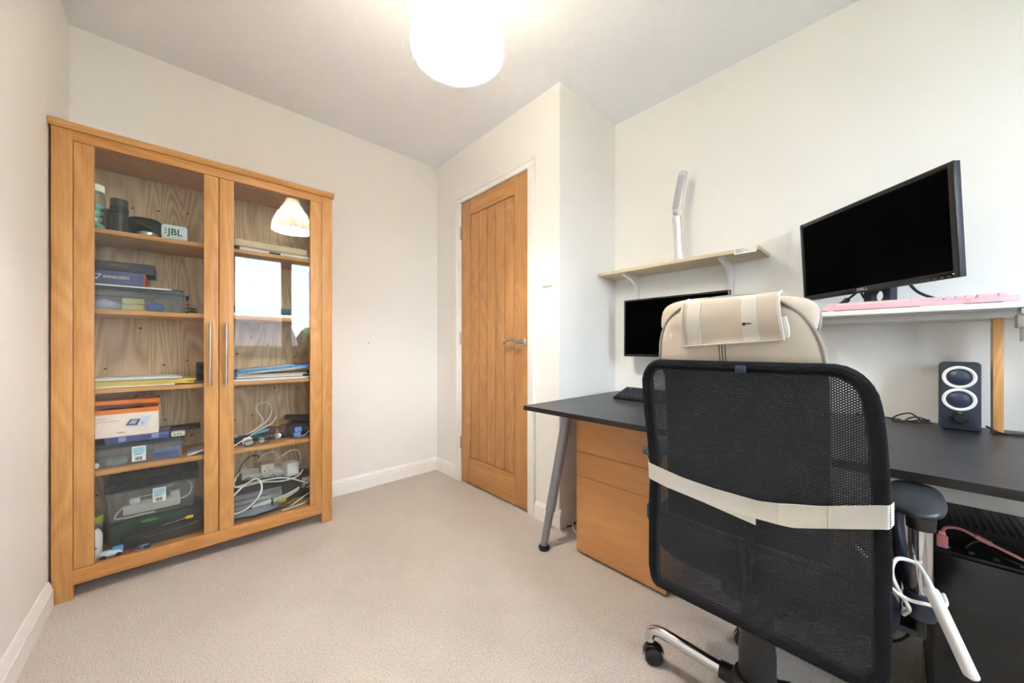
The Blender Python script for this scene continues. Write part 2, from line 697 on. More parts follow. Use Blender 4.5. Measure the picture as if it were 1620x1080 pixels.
def text(name, body, size, M, mat, parent, ext=0.0004, align_x='CENTER', sx=1.0):
    cu = bpy.data.curves.new(name, 'FONT')
    cu.body = body
    cu.size = size
    cu.extrude = ext
    cu.offset = 0.02 * size if size > 0.03 else 0.0
    cu.align_x = align_x
    cu.align_y = 'CENTER'
    cu.space_character = 1.02
    cu.materials.append(mat)
    tmp = bpy.data.objects.new(name, cu)
    me = bpy.data.meshes.new_from_object(tmp)
    bpy.data.objects.remove(tmp)
    bpy.data.curves.remove(cu)
    o = bpy.data.objects.new(name, me)
    COL.objects.link(o)
    o.parent = parent
    o.matrix_parent_inverse = Matrix.Translation(-_worldloc(parent))
    o.matrix_basis = M @ Matrix.Diagonal((sx, 1, 1, 1))
    return o


def frame_mat(o, xdir, ydir):
    """Matrix with local X along xdir and local Y along ydir at o."""
    x = Vector(xdir).normalized()
    y = Vector(ydir)
    y = (y - x * y.dot(x)).normalized()
    z = x.cross(y)
    m = Matrix.Identity(4)
    for i, v in enumerate((x, y, z)):
        for k in range(3):
            m[k][i] = v[k]
    m.translation = Vector(o)
    return m


def rotz(a):
    return Matrix.Rotation(a, 4, 'Z')


# ------------------------------------------------------------------ the room
H = 2.43
XL, XD, YC, YW = -1.8807, 0.566, -1.275, -3.80
DY0, DY1, DTOP = -0.3496, -1.0356, 2.0378      # door opening


def wall(name, *boxes):
    bm = B()
    for b in boxes:
        box(bm, *b)
    return struct(name, bm, M_WALL)


_f = B(); box(_f, XL - 0.12, XD + 0.12, YW - 0.12, 0.12, -0.1, 0)
struct('floor', _f, M_CARPET)
_c = B(); box(_c, XL - 0.12, XD + 0.12, YW - 0.12, 0.12, H, H + 0.1)
struct('ceiling', _c, M_CEIL)
wall_left = wall('wall_left', (XL - 0.1, XL, YW - 0.1, 0.1, 0, H))
wall_back = wall('wall_back', (XL, 0.12, 0, 0.1, 0, H))
wall_door = wall('wall_door_side', (0, 0.05, DY0 + 0.012, 0, 0, H), (0, 0.05, YC + 0.1, DY1 - 0.012, 0, H), (0, 0.05, DY1 - 0.012, DY0 + 0.012, DTOP + 0.012, H), (0.05, 0.12, YC + 0.1, 0, 0, H))  # last box: unseen backing behind the door, added to keep sky light out
wall_alcove = wall('wall_alcove', (0.0, XD, YC, YC + 0.1, 0, H))
wall_right = wall('wall_right', (XD, XD + 0.1, YW - 0.1, YC + 0.1, 0, H))
WX0, WX1, WZ0, WZ1 = -1.109, 0.0, 0.925, 2.22
WXM = -0.473      # mullion
wall_window = wall('wall_window_side', (XL, WX0, YW - 0.1, YW, 0, H), (WX1, XD, YW - 0.1, YW, 0, H), (WX0, WX1, YW - 0.1, YW, 0, WZ0), (WX0, WX1, YW - 0.1, YW, WZ1, H))

# faint scuff on the back wall
part('scuff_mark', wall_back, lambda bm: superq(bm, (-0.549, 0.0, 1.014), (0.014, 0.002, 0.008), 1, 1, 10, 6), plain('grey_scuff', (176, 168, 156), 0.8))


def skirting(name, p, q, nrm):
    """Moulded skirting board from p to q (2D), nrm pointing into the room."""
    prof = [(0, 0), (0.016, 0), (0.016, 0.066), (0.0125, 0.070), (0.0125, 0.080), (0.010, 0.086), (0.006, 0.096), (0.003, 0.100), (0, 0.100)]
    bm = B()
    d = Vector((q[0] - p[0], q[1] - p[1], 0))
    M = Matrix.Identity(4)
    n = Vector((nrm[0], nrm[1], 0))
    for i, v in enumerate((n, Vector((0, 0, 1)), d.normalized())):
        for k in range(3):
            M[k][i] = v[k]
    M.translation = Vector((p[0], p[1], 0))
    prism(bm, prof, d.length, M)
    return struct(name, bm, M_TRIM, 20)


skirting('baseboard_left', (XL, -0.352), (XL, YW), (1, 0))
skirting('baseboard_back', (XL + 0.003, 0), (0, 0), (0, -1))
skirting('baseboard_door_side_1', (0, 0), (0, DY0 + 0.055), (-1, 0))
skirting('baseboard_door_side_2', (0, DY1 - 0.066), (0, YC - 0.0164), (-1, 0))
skirting('baseboard_alcove', (-0.0005, YC), (XD, YC), (0, -1))
skirting('baseboard_right', (XD, YC), (XD, YW), (-1, 0))

# door lining and architrave
_t = B()
for (y0, y1, z0, z1) in ((DY0 + 0.005, DY0 + 0.053, 0, DTOP + 0.01), (DY1 - 0.005, DY1 - 0.064, 0, DTOP + 0.01), (DY0 + 0.053, DY1 - 0.064, DTOP + 0.004, DTOP + 0.057)):
    box(_t, -0.013, 0.0, min(y0, y1), max(y0, y1), z0, z1, 0.002)
# raised outer bead
for (y0, y1, z0, z1) in ((DY0 + 0.034, DY0 + 0.053, 0, DTOP + 0.01), (DY1 - 0.044, DY1 - 0.064, 0, DTOP + 0.01), (DY0 + 0.053, DY1 - 0.064, DTOP + 0.036, DTOP + 0.056)):
    box(_t, -0.021, -0.005, min(y0, y1), max(y0, y1), z0, z1, 0.004)
for (y0, y1) in ((DY0 + 0.003, DY0 + 0.02), (DY1 - 0.02, DY1 - 0.003)):
    box(_t, -0.004, 0.05, y0, y1, 0, DTOP + 0.02)
box(_t, -0.004, 0.05, DY1, DY0, DTOP + 0.003, DTOP + 0.02)
struct('trim_1', _t, M_TRIM, 25)

# the oak door: stiles, rails, five tongued planks, handle, hinges
door = bpy.data.objects.new('door_1', None)
COL.objects.link(door)
door['kind'] = 'structure'
door.location = (0.015, DY0, 0.0)
DX = -0.004


def dbox(bm, y0, y1, z0, z1, dx=0.0, bev=0.0015):
    box(bm, DX + dx, 0.036, min(y0, y1), max(y0, y1), z0, z1, bev)


part('stile', door, lambda bm: dbox(bm, -0.3515, -0.459, 0.012, 2.036), M_DOOR_Z)
part('stile', door, lambda bm: dbox(bm, -0.920, -1.0335, 0.012, 2.036), M_DOOR_Z)
part('rail', door, lambda bm: dbox(bm, -0.4595, -0.9195, 1.927, 2.036), M_DOOR_Y)
part('rail', door, lambda bm: dbox(bm, -0.4595, -0.9195, 0.012, 0.194), M_DOOR_Y)
part('core_panel', door, lambda bm: box(bm, 0.008, 0.03, -0.92, -0.459, 0.19, 1.93), plain('door_core_oak', (150, 100, 54), 0.7))
for k in range(5):
    y0 = -0.462 - k * 0.0912
    part('plank', door, lambda bm: dbox(bm, y0 - 0.001, y0 - 0.0862, 0.1985, 1.9225, 0.003, 0.003), M_DOOR_Z)
hd = part('handle', door, lambda bm: (lathe(bm, [(0, 0), (0.026, 0), (0.026, 0.006), (0.022, 0.009), (0.009, 0.009), (0.009, 0.045), (0, 0.045)], 28, frame_mat((DX, -1.0, 1.012), (0, 0, 1), (0, 1, 0)) @ Matrix.Rotation(PI, 4, 'X') if False else align((DX, -1.0, 1.012), (DX - 1, -1.0, 1.012))[0]),
                                   tube(bm, [(DX - 0.044, -1.004, 1.012), (DX - 0.047, -0.985, 1.014), (DX - 0.047, -0.945, 1.028), (DX - 0.047, -0.90, 1.025), (DX - 0.047, -0.868, 1.006)], 0.0095, 12, 6)), M_STEEL, label='curved brushed steel lever handle')
for z in (1.82, 1.049, 0.288):
    part('hinge', door, lambda bm: (cyl(bm, (DX - 0.006, DY0 + 0.001, z - 0.045), (DX - 0.006, DY0 + 0.001, z + 0.045), 0.006, None, 12), [cyl(bm, (DX - 0.006, DY0 + 0.001, z - 0.045 + 0.0175 * j), (DX - 0.006, DY0 + 0.001, z - 0.0435 + 0.0175 * j), 0.0068, None, 12) for j in range(6)]), M_STEEL, label='steel butt hinge')

# light switch beside the door
sw = thing('light_switch', 'cream single light switch on the wall beside the oak door', 'switch', (0, -1.193, 1.368))
part('plate', sw, lambda bm: prism(bm, rrect(0.086, 0.086, 0.006, 4), 0.009, frame_mat((0, -1.193, 1.368), (0, -1, 0), (0, 0, 1)) , 0.002) and None, M_WPLASTIC)
part('rocker', sw, lambda bm: box(bm, -0.0135, -0.006, -1.203, -1.183, 1.352, 1.384, 0.0015, Matrix.Translation((0, -1.193, 1.368)) @ Matrix.Rotation(0.0, 4, 'Y') @ Matrix.Translation((0, 1.193, -1.368))), M_WPLASTIC)
for s in (-0.03, 0.03):
    part('screw', sw, lambda bm: cyl(bm, (-0.008, -1.193 + s, 1.368), (-0.0105, -1.193 + s, 1.368), 0.0035, None, 10), M_STEEL)

# window behind the camera (seen mirrored in the cabinet door)
win = bpy.data.objects.new('window_1', None)
COL.objects.link(win)
win['kind'] = 'structure'
win.location = ((WX0 + WX1) / 2, YW - 0.05, WZ0)


def frame4(bm, x0, x1, z0, z1, w, y0, y1, bev=0.004):
    box(bm, x0, x0 + w, y0, y1, z0, z1, bev)
    box(bm, x1 - w, x1, y0, y1, z0, z1, bev)
    box(bm, x0 + w, x1 - w, y0, y1, z1 - w, z1, bev)
    box(bm, x0 + w, x1 - w, y0, y1, z0, z0 + w, bev)


part('window_frame', win, lambda bm: (frame4(bm, WX0, WX1, WZ0, WZ1, 0.045, YW - 0.09, YW - 0.03), box(bm, WXM - 0.025, WXM + 0.025, YW - 0.09, YW - 0.03, WZ0 + 0.045, WZ1 - 0.045)), M_TRIM)
for (a, b) in ((WX0 + 0.045, WXM - 0.025), (WXM + 0.025, WX1 - 0.045)):
    sash = part('sash', win, lambda bm: frame4(bm, a + 0.002, b - 0.002, WZ0 + 0.047, WZ1 - 0.047, 0.032, YW - 0.075, YW - 0.015), M_TRIM)
    part('pane', sash, lambda bm: box(bm, a + 0.034, b - 0.034, YW - 0.05, YW - 0.046, WZ0 + 0.079, WZ1 - 0.079), M_WINGLASS, 0)
part('window_sill', win, lambda bm: box(bm, WX0 - 0.04, WX1 + 0.04, YW - 0.03, YW + 0.09, WZ0 - 0.024, WZ0, 0.006), M_TRIM)

# outside: ground, the house across the way, a tree
_g = B(); box(_g, -30, 30, -46, YW - 0.6, -2.9, -2.7)
_go = struct('ground', _g, plain('lawn_ground', (120, 128, 96), 0.95, var=0.2, nscale=3))
house = thing('house', 'brick house with a grey tiled roof outside, mirrored in the right cabinet door', 'house', (-3.5, -16.0, -2.7))
part('wall', house, lambda bm: box(bm, -9, 1.6, -19, -14.6, -2.7, 0.85), plain('far_brick', (150, 112, 92), 0.9, var=0.15, nscale=20))
part('roof', house, lambda bm: prism(bm, [(-14.1, 0.8), (-16.8, 2.35), (-19.5, 0.8), (-19.5, 0.7), (-14.1, 0.7)], 11.2, frame_mat((-9.3, 0, 0), (0, 1, 0), (0, 0, 1))), plain('far_roof_tiles', (126, 124, 128), 0.9, var=0.12, nscale=12))
tree = thing('tree', 'bare green tree beyond the house, faint in the cabinet door reflection', 'tree', (3.6, -16.0, -2.7))
part('trunk', tree, lambda bm: tube(bm, [(3.6, -16, -2.7), (3.65, -16, -1.0), (3.6, -16, 0.6)], 0.16, 8, 4, rfun=lambda t: 1.1 - 0.6 * t), plain('bark', (92, 78, 62), 0.95, var=0.2))
part('crown', tree, lambda bm: [superq(bm, (3.6 + random.uniform(-0.7, 0.7), -16 + random.uniform(-0.7, 0.7), 0.2 + 0.3 * i), (1.5, 1.5, 1.0), 1, 1, 18, 10, None, 0.5, 2.0, i) for i in range(5)], plain('foliage', (110, 126, 92), 0.95, var=0.3, nscale=6))

# ------------------------------------------------------------------ pendant lamp
LX, LY, LZ = -0.843, -1.546, 1.943
lamp = thing('pendant_lamp', 'glowing bell-shaped opal glass pendant lamp hanging from the ceiling', 'lamp', (LX, LY, H))
outer = [(0.140, 0.0), (0.1415, 0.012), (0.140, 0.035), (0.134, 0.062), (0.122, 0.095), (0.104, 0.13), (0.084, 0.165), (0.066, 0.195), (0.053, 0.22), (0.046, 0.243), (0.044, 0.262)]
inner = [(r - 0.004, z) for r, z in reversed(outer)]
part('shade', lamp, lambda bm: lathe(bm, outer + inner, 64, Matrix.Translation((LX, LY, LZ)) @ Matrix.Scale(1.055, 4), closed=True), shade_mat(), 60)
part('lamp_holder', lamp, lambda bm: lathe(bm, [(0, 0.155), (0.018, 0.155), (0.02, 0.2), (0.02, 0.24), (0.043, 0.255), (0.043, 0.268), (0.012, 0.28), (0.006, 0.3), (0, 0.3)], 24, Matrix.Translation((LX, LY, LZ))), M_WPLASTIC)
part('cord', lamp, lambda bm: cyl(bm, (LX, LY, LZ + 0.29), (LX, LY, H - 0.02), 0.003, None, 10), M_CABLE_W)
part('ceiling_rose', lamp, lambda bm: lathe(bm, [(0, 0), (0.02, 0.0), (0.045, 0.014), (0.05, 0.03), (0, 0.03)], 28, Matrix.Translation((LX, LY, H - 0.03))), M_WPLASTIC)
m_bulb = glass_thin('pearl_bulb_glass', tint=(0.97, 0.96, 0.94), haze=0.12, haze_rgb=(245, 240, 230))
part('bulb', lamp, lambda bm: lathe(bm, [(0, 0.083), (0.012, 0.085), (0.024, 0.094), (0.03, 0.11), (0.029, 0.125), (0.022, 0.145), (0.014, 0.165), (0.013, 0.19), (0, 0.19)], 24, Matrix.Translation((LX, LY, LZ - 0.03))), m_bulb)
ld = bpy.data.lights.new('bulb_light', 'POINT')
ld.energy = LAMP_W
ld.color = (1.0, 0.985, 0.99)
ld.shadow_soft_size = 0.026
lo = bpy.data.objects.new('bulb_light', ld)
COL.objects.link(lo)
lo.parent = lamp
lo.matrix_parent_inverse = Matrix.Translation((-LX, -LY, -H))
lo.location = (LX, LY, LZ + 0.090)

# ------------------------------------------------------------------ oak display cabinet
CX0, CX1, CF, CB = -1.873, -0.884, -0.345, -0.022
cab = thing('display_cabinet', 'tall oak display cabinet with two glass doors against the back wall', 'cabinet', ((CX0 + CX1) / 2, -0.18, 0))
for (a, b) in ((CX0, -1.820), (-0.937, CX1)):
    part('post', cab, lambda bm: box(bm, a, b, CF, CF + 0.05, 0, 1.826, 0.0015), M_OAK_Z)
    part('post', cab, lambda bm: box(bm, a, b, CB - 0.045, CB, 0, 1.826, 0.0015), M_OAK_Z)
for (a, b) in ((CX0 + 0.004, CX0 + 0.024), (CX1 - 0.024, CX1 - 0.004)):
    part('side_panel', cab, lambda bm: box(bm, a, b, CF + 0.05, CB - 0.045, 0.06, 1.826), M_OAK_Z)
part('cornice', cab, lambda bm: prism(bm, [(0, 0), (0.008, 0), (0.016, 0.010), (0.018, 0.024), (0, 0.024)], CX1 - CX0 + 0.012, frame_mat((CX0 - 0.006, CF, 1.826), (0, -1, 0), (0, 0, 1)) @ Matrix.Scale(-1, 4, (0, 0, 1))) and box(bm, CX0 - 0.006, CX1 + 0.006, CF, CB, 1.826, 1.850) and None, M_OAK_X)
part('top_rail', cab, lambda bm: box(bm, -1.820, -0.937, CF, CF + 0.03, 1.787, 1.826, 0.001), M_OAK_X)
part('bottom_rail', cab, lambda bm: box(bm, -1.820, -0.937, CF, CF + 0.03, 0.056, 0.114, 0.001), M_OAK_X)
part('back_panel', cab, lambda bm: box(bm, CX0 + 0.024, CX1 - 0.024, CB - 0.012, CB - 0.002, 0.06, 1.826), M_OAK_BACK)
part('floor_panel', cab, lambda bm: box(bm, CX0 + 0.024, CX1 - 0.024, CF + 0.03, CB - 0.012, 0.094, 0.110), M_OAK_X)
part('inner_top', cab, lambda bm: box(bm, CX0 + 0.024, CX1 - 0.024, CF + 0.03, CB - 0.012, 1.800, 1.816), M_OAK_X)
SHELF = (1.467, 1.138, 0.812, 0.478)
for z in SHELF:
    part('shelf', cab, lambda bm: box(bm, CX0 + 0.026, CX1 - 0.026, -0.320, CB - 0.014, z - 0.018, z, 0.001), M_OAK_X)
part('divider', cab, lambda bm: box(bm, -1.392, -1.370, CF + 0.022, CF + 0.026, 0.115, 1.786), M_OAK_Z)


def studs(bm):
    rnd = random.Random(3)
    for (z0, z1) in ((0.14, 0.44), (0.5, 0.77), (0.84, 1.1), (1.16, 1.43), (1.49, 1.78)):
        for i in range(9):
            x = -1.78 + 0.095 * i + rnd.uniform(-0.03, 0.03)
            z = rnd.uniform(z0, z1)
            superq(bm, (x, CB - 0.013, z), (0.011, 0.005, 0.007), 1, 1, 10, 6, Matrix.Rotation(rnd.uniform(-0.5, 0.5), 4, 'Y'))


st = part('stud', cab, studs, plain('dark_stud', (44, 34, 26), 0.6))
st['kind'] = 'stuff'

for (sa, sb, sc_, sd, hx) in ((-1.8185, -1.766, -1.434, -1.3825, -1.413), (-1.3795, -1.325, -0.995, -0.9385, -1.355)):
    d = part('door', cab, lambda bm: (box(bm, sa, sb, CF + 0.001, CF + 0.021, 0.116, 1.785, 0.001), box(bm, sc_, sd, CF + 0.001, CF + 0.021, 0.116, 1.785, 0.001)), M_OAK_Z)
    part('glass_pane', d, lambda bm: box(bm, sb - 0.006, sc_ + 0.006, CF + 0.009, CF + 0.013, 0.117, 1.784), M_CLEAR, 0)
    part('handle', d, lambda bm: (cyl(bm, (hx, CF - 0.03, 0.807), (hx, CF - 0.03, 1.096), 0.006, None, 16), cyl(bm, (hx, CF + 0.002, 0.84), (hx, CF - 0.03, 0.84), 0.0045, None, 12), cyl(bm, (hx, CF + 0.002, 1.063), (hx, CF - 0.03, 1.063), 0.0045, None, 12)), M_STEEL, label='brushed steel bar handle')
# ------------------------------------------------------------------ what the cabinet holds
def thing1(name, bm, mat, label, cat, group=None, smooth=35):
    return tag(obj(name, bm, mat, None, smooth), label, cat, group)


def mk(fn):
    bm = B()
    fn(bm)
    return bm


FY = (0, 0, 1)
S1, S2, S3, S4, S5 = SHELF + (0.110,)


def front_text(name, body, size, x, y, z, mat, par, sx=1.0):
    return text(name, body, size, frame_mat((x, y, z), (1, 0, 0), (0, 0, 1)), mat, par, 0.0003, 'CENTER', sx)


# --- top shelf, left
jar = thing('jar', 'glass jar with white lid and mint coloured papers on the top left shelf', 'jar', (-1.777, -0.268, S1))
part('glass_body', jar, lambda bm: lathe(bm, [(0, 0), (0.032, 0), (0.035, 0.005), (0.035, 0.135), (0.029, 0.152), (0.029, 0.165), (0.0265, 0.165), (0.0265, 0.152), (0.0325, 0.134), (0.0325, 0.006), (0, 0.004)], 28, Matrix.Translation((-1.777, -0.268, S1))), M_JAR, 50)
part('lid', jar, lambda bm: lathe(bm, [(0, 0.187), (0.029, 0.187), (0.0315, 0.184), (0.0315, 0.160), (0.03, 0.158), (0, 0.166)], 28, Matrix.Translation((-1.777, -0.268, S1))), M_WPLASTIC)
for i in range(9):
    part('paper_star', jar, lambda bm: superq(bm, (-1.777 + 0.016 * math.cos(i * 2.4), -0.268 + 0.016 * math.sin(i * 2.4), S1 + 0.020 + 0.0105 * i), (0.028, 0.028, 0.026), 0.8, 0.8, 10, 7, Matrix.Rotation(i * 1.3, 4, (1, 1, 0.4)), 0.7, 60, i), [plain('mint_paper', (120, 208, 180), 0.8), plain('pale_paper', (226, 216, 214), 0.8), plain('violet_paper', (98, 84, 150), 0.8)][(0, 0, 1, 0, 1, 0, 0, 2, 0)[i]])
flask = thing('camera_lens', 'black cylindrical camera lens standing upright on the top left shelf', 'lens', (-1.708, -0.235, S1))
part('barrel', flask, lambda bm: lathe(bm, [(0, 0.006), (0.023, 0.006), (0.0245, 0.02), (0.0225, 0.06), (0.0265, 0.085), (0.0275, 0.150), (0.0255, 0.153), (0.0, 0.150)], 28, Matrix.Translation((-1.708, -0.235, S1))), M_BLACK)
part('grip_ring', flask, lambda bm: lathe(bm, [(0.0265, 0.092), (0.0285, 0.094), (0.0285, 0.118), (0.0265, 0.12)], 28, Matrix.Translation((-1.708, -0.235, S1))), M_RUBBER)
part('mount_ring', flask, lambda bm: lathe(bm, [(0, 0), (0.024, 0), (0.024, 0.006), (0, 0.006)], 28, Matrix.Translation((-1.708, -0.235, S1))), M_STEEL, label='bright steel mount ring')
part('strap', flask, lambda bm: tube(bm, [(-1.69, -0.258, S1 + 0.12), (-1.683, -0.262, S1 + 0.07), (-1.678, -0.268, S1 + 0.03), (-1.668, -0.27, S1 + 0.004)], 0.004, 6, 6, flat=0.4), M_BLACK)
thing1('lens_case', mk(lambda bm: box(bm, -1.79, -1.737, -0.16, -0.09, S1, S1 + 0.128, 0.006)), plain('dark_case_cloth', (34, 32, 34), 0.8), 'dark upright case behind the glass jar on the top left shelf', 'case')
pch = thing('camera_pouch', 'soft black camera pouch lying on the top left shelf behind the silver tin', 'pouch', (-1.63, -0.18, S1))
part('body', pch, lambda bm: superq(bm, (-1.632, -0.18, S1 + 0.052), (0.125, 0.12, 0.104), 0.55, 0.7, 30, 14, None, 0.12, 14, 4), plain('black_pouch_cloth', (28, 26, 27), 0.75, bump=0.3))
part('zip', pch, lambda bm: tube(bm, [(-1.69, -0.205, S1 + 0.075), (-1.65, -0.242, S1 + 0.067), (-1.61, -0.24, S1 + 0.052), (-1.578, -0.205, S1 + 0.045)], 0.0025, 6, 6), M_CABLE_G)
part('strap', pch, lambda bm: tube(bm, [(-1.672, -0.235, S1 + 0.05), (-1.66, -0.262, S1 + 0.025), (-1.645, -0.265, S1 + 0.006), (-1.62, -0.25, S1 + 0.008)], 0.004, 6, 6, flat=0.4), M_BLACK)
thing1('tin', mk(lambda bm: lathe(bm, [(0, 0), (0.034, 0), (0.036, 0.003), (0.036, 0.014), (0.034, 0.018), (0.02, 0.019), (0, 0.019)], 32, Matrix.Translation((-1.619, -0.281, S1)))), M_STEEL, 'flat round silver tin at the front edge of the top left shelf', 'tin')
jbl = thing('portable_speaker', 'small pale mint portable speaker marked JBL on the top left shelf', 'speaker', (-1.534, -0.285, S1))
part('body', jbl, lambda bm: prism(bm, rrect(0.086, 0.068, 0.013, 6), 0.032, frame_mat((-1.534, -0.268, S1 + 0.0345), (1, 0, 0), (0, 0, 1)), 0.004) and None, plain('mint_plastic', (196, 216, 214), 0.5))
front_text('lettering', 'JBL', 0.040, -1.532, -0.3015, S1 + 0.035, M_INK, jbl, 0.9)
part('lettering_mark', jbl, lambda bm: [box(bm, -1.5655, -1.561, -0.3013, -0.300, S1 + 0.026 + 0.0095 * k, S1 + 0.031 + 0.0095 * k) for k in range(3)], M_INK)

# --- second shelf, left
tray = thing('storage_tub', 'shallow clear plastic tub with dark lid on the second left shelf', 'tub', (-1.65, -0.19, S2))


def tub(par, x0, x1, y0, y1, z0, z1, lidm, zl, t=0.002, over=0.006, sl=0.006):
    def body(bm):
        for (a0, a1, b0, b1) in ((x0, x1, y0, y0 + t), (x0, x1, y1 - t, y1), (x0, x0 + t, y0 + t, y1 - t), (x1 - t, x1, y0 + t, y1 - t)):
            vs = box(bm, a0, a1, b0, b1, z0 + t, z1)
            for v in vs:
                k = (z1 - v.co.z) / (z1 - z0) * sl
                v.co.x += k if v.co.x < (x0 + x1) / 2 else -k
                v.co.y += k if v.co.y < (y0 + y1) / 2 else -k
        box(bm, x0 + sl, x1 - sl, y0 + sl, y1 - sl, z0, z0 + t)
    part('tub_body', par, body, M_TUB, 0)
    part('rim', par, lambda bm: frame_xy(bm, x0 - 0.003, x1 + 0.003, y0 - 0.003, y1 + 0.003, z1 - 0.006, z1, 0.005), M_TUB, 0)
    part('lid', par, lambda bm: (box(bm, x0 - over, x1 + over, y0 - over, y1 + over, z1, z1 + zl * 0.55, 0.003), box(bm, x0 + 0.006, x1 - 0.006, y0 + 0.006, y1 - 0.006, z1 + zl * 0.5, z1 + zl, 0.003)), lidm)


def frame_xy(bm, x0, x1, y0, y1, z0, z1, w):
    box(bm, x0, x1, y0, y0 + w, z0, z1)
    box(bm, x0, x1, y1 - w, y1, z0, z1)
    box(bm, x0, x0 + w, y0 + w, y1 - w, z0, z1)
    box(bm, x1 - w, x1, y0 + w, y1 - w, z0, z1)


M_LID = plain('dark_smoke_lid', (46, 50, 60), 0.35, var=0.08)
tub(tray, -1.80, -1.505, -0.300, -0.075, S2, S2 + 0.082, M_LID, 0.018)
part('lid_handle', tray, lambda bm: prism(bm, rrect(0.012, 0.08, 0.005, 4), 0.02, Matrix.Translation((-1.491, -0.19, S2 + 0.07)), 0.003) and None, M_LID)
for k in range(2):
    thing1('sponge', mk(lambda bm: box(bm, -1.696, -1.630, -0.288, -0.225, S2 + 0.0045 + 0.026 * k, S2 + 0.028 + 0.026 * k, 0.004)), plain('yellow_sponge', (222, 206, 120), 0.9, var=0.1, nscale=120, bump=0.5), ('lower', 'upper')[k] + ' pale yellow sponge of the pair inside the shallow clear tub', 'sponge', 'sponges in the clear tub')
thing1('blue_bag', mk(lambda bm: superq(bm, (-1.598, -0.262, S2 + 0.025), (0.052, 0.05, 0.042), 0.8, 0.8, 18, 10, None, 0.4, 40, 2)), plain('blue_film', (44, 104, 190), 0.35), 'crumpled blue plastic bag beside the sponges in the shallow clear tub', 'bag')
thing1('folded_wrapper', mk(lambda bm: superq(bm, (-1.745, -0.25, S2 + 0.024), (0.075, 0.08, 0.04), 0.7, 0.8, 18, 10, None, 0.3, 30, 5)), plain('pale_film', (196, 202, 214), 0.4), 'pale crumpled wrapper at the left inside the shallow clear tub', 'wrapper')
zt = S2 + 0.1005
thing1('note_pad', mk(lambda bm: box(bm, -1.80, -1.548, -0.297, -0.11, zt, zt + 0.006, 0.001)), M_PAPER, 'white note pad lying on the dark lid of the shallow tub', 'paper')
thing1('phone', mk(lambda bm: box(bm, -1.542, -1.503, -0.285, -0.14, zt, zt + 0.007, 0.002)), M_BLACK_G, 'thin black phone on the right of the dark tub lid', 'phone')
bb = thing('blue_box', 'flat dark blue carton with white logo on the second left shelf', 'box', (-1.71, -0.2, zt + 0.006))
part('carton', bb, lambda bm: box(bm, -1.80, -1.634, -0.275, -0.11, zt + 0.0065, zt + 0.066, 0.0015), plain('blue_card', (54, 62, 112), 0.45))
part('end_flap', bb, lambda bm: box(bm, -1.6338, -1.6275, -0.274, -0.111, zt + 0.0075, zt + 0.065, 0.001), plain('red_card', (168, 62, 56), 0.5), label='red end flap')
front_text('lettering', 'ENNEGEEN', 0.017, -1.713, -0.2757, zt + 0.040, M_PAPER, bb, 0.85)
part('logo', bb, lambda bm: (lathe(bm, [(0.006, 0), (0.0085, 0), (0.0085, 0.0004), (0.006, 0.0004)], 18, frame_mat((-1.768, -0.2752, zt + 0.041), (1, 0, 0), (0, 0, 1)), True), box(bm, -1.7705, -1.7655, -0.2756, -0.2751, zt + 0.026, zt + 0.034), lathe(bm, [(0.003, 0), (0.005, 0), (0.005, 0.0004), (0.003, 0.0004)], 14, frame_mat((-1.759, -0.2752, zt + 0.047), (1, 0, 0), (0, 0, 1)), True)), M_PAPER)
kb = thing('black_box', 'long black carton with red lettering on top of the blue carton', 'box', (-1.70, -0.18, zt + 0.066))
part('carton', kb, lambda bm: box(bm, -1.80, -1.600, -0.252, -0.09, zt + 0.0665, zt + 0.112, 0.0015), plain('black_card', (34, 35, 42), 0.5))
front_text('lettering', 'AMPOLE', 0.014, -1.708, -0.2528, zt + 0.094, plain('red_print', (190, 62, 58), 0.5), kb)
thing1('cable_coil', mk(lambda bm: tube(bm, [(-1.475 + 0.018 * math.cos(t * 0.9), -0.2 + 0.06 * math.sin(t * 0.9), S2 + 0.005 + 0.0017 * t) for t in range(18)], 0.0035, 6, 4)), M_CABLE_B, 'coil of thin black cable right of the shallow clear tub', 'cable')

# --- third shelf, left: envelopes and papers
M_YEL = plain('yellow_envelope', (222, 196, 84), 0.7, var=0.06)
M_MANILA = plain('manila_card', (214, 190, 140), 0.7)
zz = S3
for i, (m, t, w, lab) in enumerate((
        (M_PAPER, 0.006, 0.26, 'white paper sheaf at the bottom of the stack on the third left shelf'),
        (M_YEL, 0.008, 0.33, 'thick yellow envelope, lowest yellow one in the stack'),
        (M_MANILA, 0.004, 0.30, 'tan folder between the two yellow envelopes'),
        (M_YEL, 0.007, 0.335, 'yellow envelope, uppermost yellow one in the stack'),
        (plain('grey_card', (120, 122, 130), 0.7), 0.004, 0.27, 'grey card wallet under the white papers of the stack'),
        (M_PAPER, 0.006, 0.285, 'white document wallet near the top of the stack'),
        (M_PAPER, 0.004, 0.25, 'loose white sheets on top of the yellow envelope stack'))):
    rot = Matrix.Translation((-1.64, -0.19, 0)) @ rotz(math.radians((1, -1.5, 2, 0.5, -2, 1.5, -3)[i])) @ Matrix.Translation((1.64, 0.19, 0))
    thing1('envelope' if m is M_YEL else 'paper', mk(lambda bm: box(bm, -1.795, -1.795 + w, -0.295 + 0.004 * i, -0.09, zz + 0.0003, zz + t, 0.0012, rot)), m, lab, 'envelope' if m is M_YEL else 'paper', 'papers stacked on the third left shelf')
    zz += t
gad = thing('webcam', 'small black upright webcam at the right end of the third left shelf', 'camera', (-1.435, -0.1, S3))
part('body', gad, lambda bm: box(bm, -1.458, -1.412, -0.118, -0.082, S3, S3 + 0.096, 0.006), M_BLACK)
